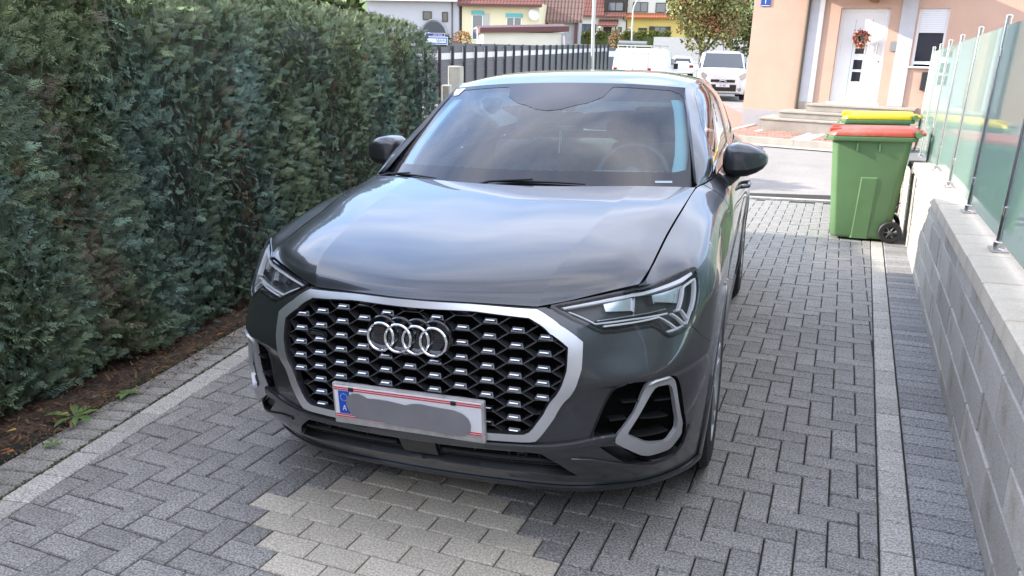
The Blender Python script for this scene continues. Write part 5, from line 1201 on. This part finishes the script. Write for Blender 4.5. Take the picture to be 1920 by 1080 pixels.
# ---- the far houses
m_tile=banded('dark red roof tiles',(.20,.075,.055),(.085,.032,.026),0,3.2,.85,.2,.72,var=.18); m_tileo=banded('orange roof tiles',(.40,.13,.05),(.22,.065,.03),0,3.4,.85,.2,.72,var=.12); m_brown=banded('brown corrugated roof',(.25,.15,.12),(.09,.055,.045),0,3.0,.8,.2,.6,var=.1)
m_dk=mat('dark brown timber',(.045,.032,.025),.7); m_fas=mat('red brown fascia',(.10,.035,.03),.6); m_teal=mat('teal shutter box',(.10,.36,.36),.6)
def roof_slab(name,par,s0,s1,y0,z0,y1,z1,th,m):
    mb=MB(); mb.add([(s0,y0,z0),(s1,y0,z0),(s1,y1,z1),(s0,y1,z1),(s0,y0,z0-th),(s1,y0,z0-th),(s1,y1,z1-th),(s0,y1,z1-th)],[(0,1,2,3),(4,7,6,5),(0,4,5,1),(1,5,6,2),(2,6,7,3),(3,7,4,0)]); o=mb.build(name,m,par)
    # courses of tiles as real steps
    n=max(3,int(abs(y1-y0)/.42)); mb=MB()
    for k in range(n):
        a=k/n; ya,za=y0+(y1-y0)*a,z0+(z1-z0)*a; yb,zb=y0+(y1-y0)*(k+1)/n,z0+(z1-z0)*(k+1)/n; mb.add([(s0,ya,za+.045),(s1,ya,za+.045),(s1,yb,zb+.008),(s0,yb,zb+.008),(s0,ya,za),(s1,ya,za)],[(0,1,2,3),(4,5,1,0)])
    mb.build('tile_course',m,o,kind='stuff'); return o
def window_(par,s0,s1,z0,z1,fm,n=2,shut=None,pm=None):
    w_=MB(); t=.07
    for q in((s0,s0+t,z0,z1),(s1-t,s1,z0,z1),(s0,s1,z0,z0+t),(s0,s1,z1-t,z1)): w_.box(q[0],q[1],-.05,.06,q[2],q[3])
    for k in range(1,n): x=s0+(s1-s0)*k/n; w_.box(x-t/2,x+t/2,-.045,.06,z0,z1)
    o=w_.build('window',fm,par); boxo('pane',(s0+.01,s1-.01,-.012,.0,z0+.01,z1-.01),pm or mat('far window glass',(.10,.115,.14),.08,coat=.4),o)
    if shut:
        for a,b in((s0-.52,s0-.03),(s1+.03,s1+.52)): boxo('shutter',(a,b,-.06,-.01,z0-.02,z1+.02),shut,par)
    return o
Y=empty('yellow_house',label='pale yellow house with teal shutter boxes beyond the fence',cat='house',mw=frame_matrix((-27.38,69.18,5.02),8))
mb=MB(); mb.box(0,7.3,0,7,-4,3.45); mb.build('wall',mat('cream yellow render',(.68,.60,.40),.9,var=.04,vscale=.6),Y)
roof_slab('roof',Y,-.3,7.6,-.65,3.18,3.6,6.2,.2,m_tile); boxo('eaves',(-.3,7.6,-.70,-.62,2.98,3.2),m_fas,Y)
for a,b,c,d,n in ((.98,2.02,.05,2.30,1),(4.25,5.68,.75,2.12,2)):
    o=window_(Y,a,b,c,d,m_white,n); boxo('shutter_box',(a-.04,b+.06,-.16,.0,d,d+.32),m_teal,o)
boxo('shutter',(2.06,2.6,-.07,-.0,.6,2.42),mat('grey shutter',(.40,.40,.36),.7),Y)
MB().lathe([(.001,.10),(.3,.05),(.52,-.04),(.50,-.05),(.3,.03),(.001,.08)],(.5,-.8,.3),(6.9,-.5,2.35),20).build('satellite_dish',mat('white dish',(.62,.62,.60),.5),Y,smooth=60)
Gh=empty('grey_house',label='light grey house with a dark arched gateway next to the yellow house',cat='house',mw=frame_matrix((-27.6,68.9,5.02),8))
MB().box(-9,-.02,.05,7,-4,3.6).build('wall',mat('light grey render',(.42,.41,.43),.9,var=.04,vscale=.6),Gh)
roof_slab('roof',Gh,-9.2,-.0,-.5,3.55,3.5,6.4,.2,m_tile); boxo('gutter',(-9.2,-.0,-.62,-.5,3.36,3.52),m_white,Gh)
for a,b,c,d in ((-3.46,-2.62,1.74,2.5),(-1.58,-1.05,1.6,2.46)): window_(Gh,a,b,c,d,m_dk,1,pm=m_dwin)
MB().prism([(-2.42+1.16*math.cos(t),.2+1.42*math.sin(t)) for t in np.linspace(0,math.pi,20)]+[(-3.58,-3),(-1.26,-3)],1,-.10,.02).build('arched_gate',mat('anthracite gate',(.045,.05,.06),.5),Gh)
mb=MB(); mb.tube([(-2.42+1.32*math.cos(t),-.08,.2+1.58*math.sin(t)) for t in np.linspace(0,math.pi,20)],.06,6); mb.build('arch_surround',m_greyp,Gh)
MB().tube([(-.62,-.05,3.4),(-.62,-.05,-3)],.05,8).build('downpipe',m_dk,Gh)
Bh=empty('brown_roofed_house',label='house with steep brown corrugated roof between the yellow house and the hillside',cat='house',mw=frame_matrix((-20.6,74.6,5.2),10))
MB().box(.2,3.1,0,5,-4,2.0).build('wall',m_greyp,Bh); roof_slab('roof',Bh,-.6,3.45,-.5,1.75,3.2,6.4,.2,m_brown); window_(Bh,.6,1.7,.6,1.45,m_white,2); boxo('corner_post',(2.7,3.0,-.3,.0,-4,1.75),m_fas,Bh)
Sh=empty('low_outbuilding',label='low cream outbuilding with a dark red flat roof edge behind the grey fence',cat='building',mw=frame_matrix((-18.9,52.0,4.02),25))
MB().box(0,5.6,0,4,-3,.72).build('wall',mat('cream render',(.62,.57,.46),.9,var=.05,vscale=.8),Sh)
mb=MB(); mb.add([(-.25,-.3,.62),(6.1,-.3,.86),(6.1,4.3,.86),(-.25,4.3,.62),(-.25,-.3,.95),(6.1,-.3,1.22),(6.1,4.3,1.5),(-.25,4.3,1.2)],[(0,3,2,1),(4,5,6,7),(0,1,5,4),(1,2,6,5),(2,3,7,6),(3,0,4,7)]); mb.build('roof',m_fas,Sh)
MB().tube([(-.7,-.1,.85),(-.5,-.1,.95),(-.42,-.1,.8),(-.42,-.1,-1)],.05,8).build('downpipe',m_white,Sh,smooth=40); MB().tube([(5.85,-.25,-.9),(5.75,-.25,.55)],.07,8).build('drain_pipe',m_wline,Sh)
h2=empty('long_house',label='long cream and yellow house with red tiled roof at the foot of the hill',cat='house',mw=frame_matrix((-22.08,87.64,6.22),5))
MB().box(0,6.8,0,8,-4,2.2).build('wall',mat('warm white render',(.66,.64,.56),.9,var=.04,vscale=.6),h2); MB().box(6.83,16,0.03,8,-4,2.1).build('yellow_wall',mat('mustard render',(.60,.46,.14),.9,var=.05,vscale=.6),h2)
MB().box(6.75,16,1.0,8,2.1,6).build('upper_wall',MATS['warm white render'],h2)
roof_slab('roof',h2,-.45,4.25,-.55,2.12,4.0,6.6,.15,m_tile); roof_slab('porch_tiles',h2,4.28,6.75,-.55,2.06,.25,2.56,.1,m_tile); roof_slab('porch_tiles',h2,6.78,16.2,-.6,2.02,.9,2.55,.1,m_tileo); roof_slab('roof',h2,6.5,16.4,.2,5.4,5,8.5,.15,m_tileo)
MB().box(4.2,6.7,.25,6,2.5,6.5).build('timber_gable',m_dk,h2)
for a,b,c,d,n in ((4.62,6.36,2.66,3.62,2),): window_(h2,a,b,c,d,m_dk,n).location=(0,.22,0)
for a,b,c,d,n in ((7.35,9.02,2.62,3.68,2),(9.86,10.98,2.6,3.64,1)): window_(h2,a,b,c,d,m_dk,n).location=(0,.98,0)
window_(h2,1.5,2.95,.34,1.24,m_dk,2,shut=m_dk); boxo('door',(4.3,5.22,-.04,.05,-1.2,.97),mat('dark wood door',(.04,.022,.016),.6),h2)
window_(h2,5.97,6.36,.46,.97,m_dk,1,pm=m_dwin); window_(h2,8.2,9.15,-.1,.92,m_dk,1,pm=m_dwin); window_(h2,9.9,11.2,-.1,1.1,m_dk,2,shut=m_dk); window_(h2,7.1,7.52,.5,1.0,m_white,2)
roof_slab('door_canopy',h2,3.75,5.95,-1.1,1.08,-.02,1.75,.08,m_tile)
for x in(3.95,5.75): MB().tube([(x,-.9,-1.2),(x,-.9,1.05)],.06,6).build('canopy_post',m_dk,h2)
MB().lathe([(.001,-.14),(.1,-.1),(.14,0),(.1,.1),(.001,.14)],(0,0,1),(4.02,-1.0,.92),12).build('globe_lamp',m_white,h2,smooth=60)
MB().tube([(6.45,-.5,2.0),(6.55,-.3,1.75),(6.86,-.05,1.6),(6.86,-.05,-2)],.06,8).build('downpipe',m_dk,h2,smooth=40)

# ---- street lamps
m_lp=mat('galvanised pole',(.42,.41,.37),.5,.4)
def lamp(x,y,h,lab,arm,head,r=.055):
    b=empty('street_lamp',(x,y,bgz(x,y)-.1),lab,'lamp','street lamps'); 
    pts=[(0,0,0),(.0,0,h*.5),(.03,0,h*.82)]+[(.03+arm*(1-math.cos(t)),0,h*.82+(h*.18)*math.sin(t)) for t in np.linspace(.2,math.pi/2,7)]+[(arm*1.25+.03,0,h*1.0)]
    MB().tube(pts,[r]*3+[r*.7]*8,8).build('pole',m_lp,b,smooth=50)
    if head: MB().tube([(arm*1.15,0,h),(arm*1.4,0,h*1.012),(arm*1.85,0,h*1.02),(arm*1.95,0,h*1.018)],[.05,.11,.12,.04],8).build('lamp_head',mat('lamp head',(.55,.55,.53),.4),b,smooth=50)
lamp(-7.14,34.8,5.35,'tall curved street lamp pole in front of the end of the dark fence',.85,True,.085)
lamp(-11.6,71.,6.4,'smaller street lamp with bent arm in front of the yellow part of the long house',.75,True,.075)
# ---- clipped hedges, shrubs and the autumn tree beyond the street
LT=[(-.30,0,0),(0,-.5,.08),(.30,0,0),(0,.5,-.08)]
def leafmass(name,par,boxes,n,size,pal,seed,m,kind='stuff'):
    g=np.random.default_rng(seed); P=[]
    for (cx,cy,cz,rx,ry,rz,wt,sq) in boxes:
        k=int(n*wt); d=g.normal(size=(k,3)); d/=np.linalg.norm(d,axis=1,keepdims=True)
        if sq: d=np.sign(d)*np.abs(d)**.35; 
        r=g.uniform(.72,1.03,(k,1)); P.append(np.array([cx,cy,cz])+d*r*np.array([rx,ry,rz])+g.normal(0,size*.4,(k,3)))
    P=np.concatenate(P); q=np.sin(P[:,0]*1.7+P[:,2]*2.1)+np.sin(P[:,1]*2.3-P[:,2])+g.normal(0,.8,len(P)); pal=np.array(pal); i=np.clip(((q+2)/4*len(pal)).astype(int),0,len(pal)-1)
    tn=pal[i]*g.uniform(.6,1.4,(len(P),1)); V,F,t=scatter(LT,[(0,1,2,3)],P,g.normal(size=P.shape),g.normal(size=P.shape),g.uniform(.6,1.3,len(P))*size,tn)
    return obj(name,grid_mesh(name,V,F,t),m,par,kind=kind)
m_lf=mat('leaves',(.08,.12,.03),.7,attr='tone',spec=.3)
tr=empty('tree',(-2.75,41.,bgz(-2.75,41.)),'broad autumn tree with olive and reddish leaves behind the white cars','tree')
g=np.random.default_rng(21); lob=[]
for k in range(17):
    a=g.uniform(0,2*math.pi); r=g.uniform(.3,2.0); lob.append((r*math.cos(a),r*math.sin(a)*.8,g.uniform(2.3,5.3),g.uniform(.7,1.25),g.uniform(.7,1.2),g.uniform(.6,1.1),1/17,False))
leafmass('crown',tr,lob,11000,.19,[(.20,.19,.06),(.25,.24,.08),(.15,.17,.05),(.26,.24,.09),(.13,.15,.05),(.24,.18,.07),(.30,.13,.06)],3,m_lf)
MB().tube([(0,0,0),(.05,0,1.4),(0,.05,2.6)],[.22,.17,.1],10).build('trunk',mat('tree bark',(.09,.07,.05),.9,bump=.5,bscale=15),tr,smooth=50)
for k in range(7):
    a=k*.9; MB().tube([(0,0,1.5+.15*k),(.8*math.cos(a),.8*math.sin(a),2.6+.15*k),(1.6*math.cos(a),1.5*math.sin(a),3.6+.2*k)],[.08,.05,.02],6).build('limb',MATS['tree bark'],tr,smooth=50)
tr2=empty('tree',(-.2,44.5,bgz(-.2,44.5)),'greener leafy tree standing close against the corner of the peach house','tree')
leafmass('crown',tr2,[(0,0,4.6,1.5,1.4,2.4,.5,False),(-.5,0,2.7,1.2,1.2,1.0,.25,False),(.6,.2,6.6,1.4,1.4,1.3,.25,False)],5500,.2,[(.06,.08,.02),(.10,.11,.03),(.05,.075,.02),(.13,.11,.04)],4,m_lf)
MB().tube([(0,0,0),(.05,0,2.0),(0,.05,4.)],[.2,.15,.08],10).build('trunk',MATS['tree bark'],tr2,smooth=50)
hb=empty('hedge',(-15.2,80.6,5.55),'clipped yellow-green hedge in front of the long house','hedge'); hb.rotation_euler=(0,0,R(14))
leafmass('foliage',hb,[(x,0,-.4,.9,.6,.95,1/8,True) for x in np.linspace(-4.6,4.9,8)],11000,.24,[(.10,.12,.02),(.14,.15,.03),(.17,.17,.04),(.08,.10,.02)],5,m_lf); boxo('inner_branches',(-5,5,-.4,.4,-1.6,.25),mat('hedge inner green',(.075,.09,.025),.9),hb)
sb=empty('shrub',(-26.3,66.5,4.6),'orange autumn shrub in front of the yellow house','shrub'); leafmass('foliage',sb,[(0,0,.3,.85,.7,.8,1,False)],700,.18,[(.30,.12,.02),(.36,.17,.04),(.25,.18,.04)],6,m_lf)
sb=empty('shrub',(-27.9,66.,4.5),'dark green shrub between the grey and the yellow house','shrub'); leafmass('foliage',sb,[(0,0,.2,.75,.7,.75,1,False)],600,.17,[(.03,.05,.02),(.04,.07,.02)],7,m_lf)
sb=empty('shrub',(-9.6,53.,3.3),'dry brownish shrub between the dark fence and the white van','shrub'); leafmass('foliage',sb,[(0,0,.3,.6,.6,1.0,1,False)],500,.16,[(.20,.10,.05),(.25,.15,.07),(.15,.10,.04)],8,m_lf)
bt=empty('tree',(-24.5,110.,9.0),'small bare young tree on the meadow beside the brown roof','tree'); 
for k in range(9):
    a=k*2.4; MB().tube([(0,0,.3*k),(.5*math.cos(a),.5*math.sin(a),.3*k+.7),(.8*math.cos(a),.8*math.sin(a),.3*k+1.3)],[.05,.03,.012],5).build('branch',MATS['tree bark'],bt)
MB().tube([(0,0,-1),(0,0,3.2)],[.09,.03],6).build('trunk',MATS['tree bark'],bt)
lt=empty('lattice_fence',label='pale lattice garden fence in front of the clipped hedge',cat='fence',mw=frame_matrix((-13.0,54.0,bgz(-13,54)+1.2),15)); mb=MB()
for k in range(9): mb.box(k*.33-.02,k*.33+.02,-.02,.02,-.4,1.0)
for z in(.96,.5,.1): mb.box(-.02,2.66,-.03,.03,z-.03,z+.03)
for k in range(8): mb.tube([(k*.33,0,.5),(k*.33+.33,0,.96)],.018,4); mb.tube([(k*.33,0,.96),(k*.33+.33,0,.5)],.018,4)
mb.build('lattice',mat('weathered timber',(.34,.29,.22),.85),lt)
wl=MB().box(0,9,0,.25,-1,.9).build('garden_wall',mat('pale yard wall',(.52,.49,.45),.9,var=.06)); wl.matrix_world=frame_matrix((-9.2,68,4.0),3); tag(wl,'pale yard wall behind the small white car','wall')
# ---- vehicles
m_wp=mat('white vehicle paint',(.72,.72,.71),.3,coat=.6); m_vg=mat('vehicle glass',(.035,.045,.055),.04,coat=.6,spec=.6); m_vl=mat('headlamp glass',(.45,.45,.44),.15,.3); m_rl=mat('red tail lamp',(.30,.012,.012),.2,coat=.5)
def loft(par,name,secs,m,smooth=45,bevel=0.):
    """secs: (y, [(halfwidth, z)...]) profile from sill to roof; closed over the top, mirrored"""
    mb=MB(); n=len(secs[0][1]); v=[]
    for y,pr in secs: v+= [(w_,y,z) for w_,z in pr]+[(-w_,y,z) for w_,z in pr[::-1]]
    k=2*n; f=[]
    for i in range(len(secs)-1):
        for j in range(k-1): f.append((i*k+j,i*k+j+1,(i+1)*k+j+1,(i+1)*k+j))
        f.append((i*k+k-1,i*k,(i+1)*k,(i+1)*k+k-1))
    f+=[tuple(range(k))[::-1],tuple((len(secs)-1)*k+j for j in range(k))]
    return mb.add(v,f).build(name,m,par,smooth=smooth,bevel=bevel,seg=2)
def vwheel(par,x,y,r=.31,wd=.2):
    o=MB().lathe([(r*.62,-wd/2),(r*.93,-wd/2),(r,-wd*.35),(r,wd*.35),(r*.93,wd/2),(r*.62,wd/2)],(1,0,0),(x,y,r),28,closed=True).build('wheel',m_rub,par,smooth=40); mb=MB(); mb.lathe([(.01,wd*.40),(r*.6,wd*.42),(r*.62,wd*.2)],(1 if x>0 else -1,0,0),(x,y,r),20)
    mb.build('rim',mat('dull rim',(.35,.35,.36),.4,.7),o,smooth=40)
# van seen from behind (its tail towards us, nose away)
van=empty('van',label='white panel van with a pipe rack on its roof, seen from behind',cat='van',mw=frame_matrix((-4.82,32.0,bgz(-4.85,32.0)),-9))
loft(van,'body',[(-.04,[(.80,.30),(.84,.45),(.84,1.0),(.80,1.45),(.74,1.74),(.62,1.80)]),(.02,[(.85,.27),(.90,.45),(.90,1.0),(.85,1.50),(.77,1.80),(.64,1.85)]),(2.6,[(.86,.25),(.91,.45),(.91,1.0),(.86,1.5),(.78,1.82),(.64,1.87)]),(3.1,[(.86,.25),(.91,.45),(.91,1.0),(.83,1.5),(.72,1.74),(.6,1.78)]),(3.75,[(.85,.25),(.90,.45),(.89,.95),(.80,1.04),(.7,1.08),(.5,1.1)]),(4.4,[(.70,.28),(.76,.45),(.74,.7),(.68,.8),(.6,.83),(.4,.85)])],m_wp,bevel=0)
mb=MB(); mb.box(-.004,.004,-.055,-.03,.4,1.72); mb.box(-.70,-.69,-.055,-.03,.4,1.66); mb.box(.69,.70,-.055,-.03,.4,1.66); mb.box(-.70,.70,-.055,-.03,1.655,1.665); mb.build('door_seam',mat('grey seam',(.30,.30,.31),.6),van)
for s in(-1,1): boxo('tail_lamp',(*sorted((s*.70,s*.83)),-.07,-.02,.62,1.05),m_rl,van); vwheel(van,s*.79,.75); vwheel(van,s*.79,3.55)
boxo('rear_bumper',(-.86,.86,-.12,.05,.30,.50),m_blk,van)
MB().box(.0,.03,-.06,-.04,.92,.98).build('door_handle',m_blk,van)
boxo('side_glass',(.865,.88,2.75,3.25,1.05,1.45),m_vg,van)
for s in(-1,1): MB().box(*sorted((s*.92,s*1.10)),3.05,3.15,1.0,1.25).build('wing_mirror',m_blk,van,bevel=.02)
rk=MB(); 
for y in(.15,1.3,2.4): rk.box(-.78,.78,y-.02,y+.02,1.93,1.97); rk.box(-.76,-.72,y-.02,y+.02,1.82,1.95); rk.box(.72,.76,y-.02,y+.02,1.82,1.95)
rk.box(-.78,-.74,.1,2.5,1.95,1.98); rk.box(.74,.78,.1,2.5,1.95,1.98); rk.build('roof_rack',m_steel,van)
tb=MB(); tb.lathe([(.085,0),(.085,1.25),(.068,1.25),(.068,0)],(1,.0,-.015),(-.74,.20,2.06),16,closed=True); tb.build('pipe_carrier',mat('grey pipe',(.20,.21,.21),.5),van,smooth=40)
# people carrier facing us
mpv=empty('parked_car',label='white people carrier with roof rails parked facing us beside the peach house',cat='car',mw=frame_matrix((-.85,28.75,bgz(-.85,28.75)+.02),6))
loft(mpv,'body',[(0,[(.55,.30),(.62,.42),(.62,.62),(.58,.80),(.52,.90),(.3,.93)]),(.12,[(.76,.24),(.83,.42),(.82,.64),(.76,.86),(.68,.97),(.4,1.0)]),(.45,[(.84,.22),(.89,.45),(.89,.70),(.84,.95),(.76,1.05),(.5,1.08)]),(1.05,[(.86,.22),(.905,.45),(.905,.75),(.87,1.06),(.79,1.14),(.55,1.17)])
  ,(1.12,[(.86,.22),(.905,.45),(.905,.75),(.87,1.06),(.80,1.16),(.58,1.19)]),(1.75,[(.86,.22),(.905,.45),(.905,.75),(.885,1.1),(.76,1.62),(.60,1.72)]),(2.1,[(.86,.22),(.905,.45),(.905,.75),(.885,1.1),(.755,1.70),(.62,1.785)]),(4.2,[(.86,.24),(.905,.45),(.905,.75),(.88,1.1),(.76,1.70),(.62,1.785)]),(4.38,[(.80,.3),(.85,.45),(.85,.75),(.82,1.1),(.70,1.60),(.55,1.68)])],m_wp)
mb=MB(); mb.add([(-.77,1.085,1.17),(.77,1.085,1.17),(.67,1.735,1.69),(-.67,1.735,1.69)],[(0,1,2,3)]); mb.add([(-.77,1.10,1.15),(.77,1.10,1.15),(.67,1.75,1.67),(-.67,1.75,1.67)],[(3,2,1,0)]); o=mb.build('windscreen',m_vg,mpv); o.location=(0,-.035,.012)
for s in(-1,1):
    q=MB(); q.prism([(1.25,1.12),(2.3,1.12),(2.3,1.62),(1.85,1.60)],0,s*.885-.0*s,s*.86); q.build('side_glass',m_vg,mpv)
    hl_=MB(); hl_.prism([(.46,.72),(.80,.80),(.83,.98),(.74,1.03),(.50,.86)] if s>0 else [(-.46,.72),(-.80,.80),(-.83,.98),(-.74,1.03),(-.50,.86)],1,.02,.5); hl_.build('headlight',m_vl,mpv,bevel=.01)
    MB().box(*sorted((s*.93,s*1.09)),1.15,1.25,1.08,1.28).build('wing_mirror',m_wp,mpv,bevel=.03,seg=2,smooth=50)
    MB().lathe([(.055,0),(.055,.03),(.035,.035),(.03,.02)],(0,-1,0),(s*.60,.02,.42),14).build('fog_lamp',m_vl,mpv,smooth=40)
    MB().lathe([(.08,0),(.08,.02)],(0,-1,0),(s*.60,.03,.42),14).build('fog_surround',m_blk,mpv)
    MB().tube([(s*.66,1.75,1.735),(s*.665,2.0,1.84),(s*.665,3.9,1.84),(s*.66,4.15,1.76)],.022,6).build('roof_rail',m_blk,mpv)
    vwheel(mpv,s*.80,.80,.32); vwheel(mpv,s*.80,3.5,.32)
boxo('grille',(-.44,.44,-.03,.1,.66,.76),m_blk,mpv,bevel=.01); boxo('bumper_insert',(-.50,.50,-.03,.1,.34,.58),m_blk,mpv,bevel=.01); boxo('number_plate',(-.24,.26,-.045,-.032,.49,.59),m_pw,mpv); letter('plate_lettering','41 EK',.09,m_blk,mpv,(.01,-.048,.54),sx=1.1)
mb=MB(); 
for z in(.72,.77): mb.tube([(-.13,-.035,z-.03),(0,-.045,z+.02),(.13,-.035,z-.03)],.009,5)
mb.build('chevron_emblem',m_chrome,mpv); mb=MB(); mb.tube([(.60,1.07,1.17),(.1,1.09,1.19)],.012,5); mb.tube([(-.05,1.07,1.17),(-.55,1.09,1.19)],.012,5); mb.build('wiper',m_blk,mpv)
MB().tube([(.0,2.1,1.79),(.0,2.35,1.98)],.012,5).build('aerial',m_blk,mpv)
# small white hatchback far behind, its tail towards us
sc=empty('parked_car',label='small white hatchback far down the street between van and people carrier',cat='car',mw=frame_matrix((-5.5,57.2,bgz(-5.5,57.2)+.05),10))
loft(sc,'body',[(0,[(.70,.32),(.78,.45),(.78,.75),(.74,.95),(.60,1.02),(.4,1.04)]),(.2,[(.82,.28),(.86,.45),(.86,.75),(.82,.98),(.64,1.30),(.48,1.38)]),(.6,[(.84,.26),(.88,.45),(.88,.78),(.84,1.0),(.65,1.42),(.5,1.5)]),(2.4,[(.84,.26),(.88,.45),(.88,.78),(.84,1.0),(.62,1.40),(.5,1.46)]),(3.2,[(.82,.26),(.86,.45),(.86,.7),(.8,.9),(.7,.95),(.5,.97)]),(3.9,[(.70,.3),(.74,.45),(.72,.6),(.66,.7),(.5,.74),(.3,.76)])],m_wp)
mb=MB(); mb.add([(-.62,.03,1.02),(.62,.03,1.02),(.52,.20,1.34),(-.52,.20,1.34)],[(0,1,2,3)]); o=mb.build('rear_window',m_vg,sc); o.location=(0,-.03,.01)
for s in(-1,1): boxo('tail_lamp',(*sorted((s*.52,s*.80)),-.04,.08,.72,.88),m_rl,sc); vwheel(sc,s*.76,.7,.30); vwheel(sc,s*.76,3.1,.30)
boxo('number_plate',(-.26,.26,-.03,-.01,.62,.73),m_pw,sc)
# ---- places out of frame that shade the drive or are mirrored in the paint
m_pal=mat('pale house render',(.55,.54,.52),.9,var=.04)
A=empty('neighbour_house',(-10.0,0,0),'unseen tall house left behind the hedge, added to shade the driveway','house');  # unseen house mass, added for its shadow over drive and wall
MB().box(-7,.0,-16,1.75,-1,6.3).build('wall',m_pal,A); MB().prism([(-7.5,6.2),(-3.5,9.2),(.4,6.2)],1,-16.5,2.0).build('roof',m_tile,A)
Bq=empty('own_house',(0,-9.0,0),'pale house at the head of the driveway behind the viewer','house'); MB().box(-7,7,-8,0,-1,4.3).build('wall',m_pal,Bq); roof_slab('roof',Bq,-7.6,7.6,.7,4.3,-4,7.2,.2,m_tile); boxo('garage_door',(-2,2,-.02,.05,0,2.3),m_white,Bq)
Cq=empty('neighbour_house',(9.5,-6.5,0),'peach house with orange roof to the right of the driveway','house'); MB().box(0,8,-6,6,-1,3.9).build('wall',m_peach,Cq); MB().prism([(-.8,3.8),(4,7.6),(8.8,3.8)],1,-6.6,6.6).build('roof',m_tileo,Cq)
for y in(-3,1.5): window_(Cq,-.05,.02,1,2.4,m_white,1) if False else boxo('window',(-.05,.02,y,y+1.3,1.0,2.4),m_dwin,Cq)
Dq=empty('tree',(-6.0,9.1,0),'unseen bushy tree added behind the end of the hedge to shade the road','tree'); leafmass('crown',Dq,[(0,0,2.2,1.0,.55,1.15,1,False)],1500,.2,[(.05,.07,.02),(.08,.10,.03)],12,m_lf); MB().tube([(0,0,-.1),(0,0,1.6)],[.1,.07],8).build('trunk',MATS['tree bark'],Dq)  # unseen crown, added to throw a strip of shade on the road
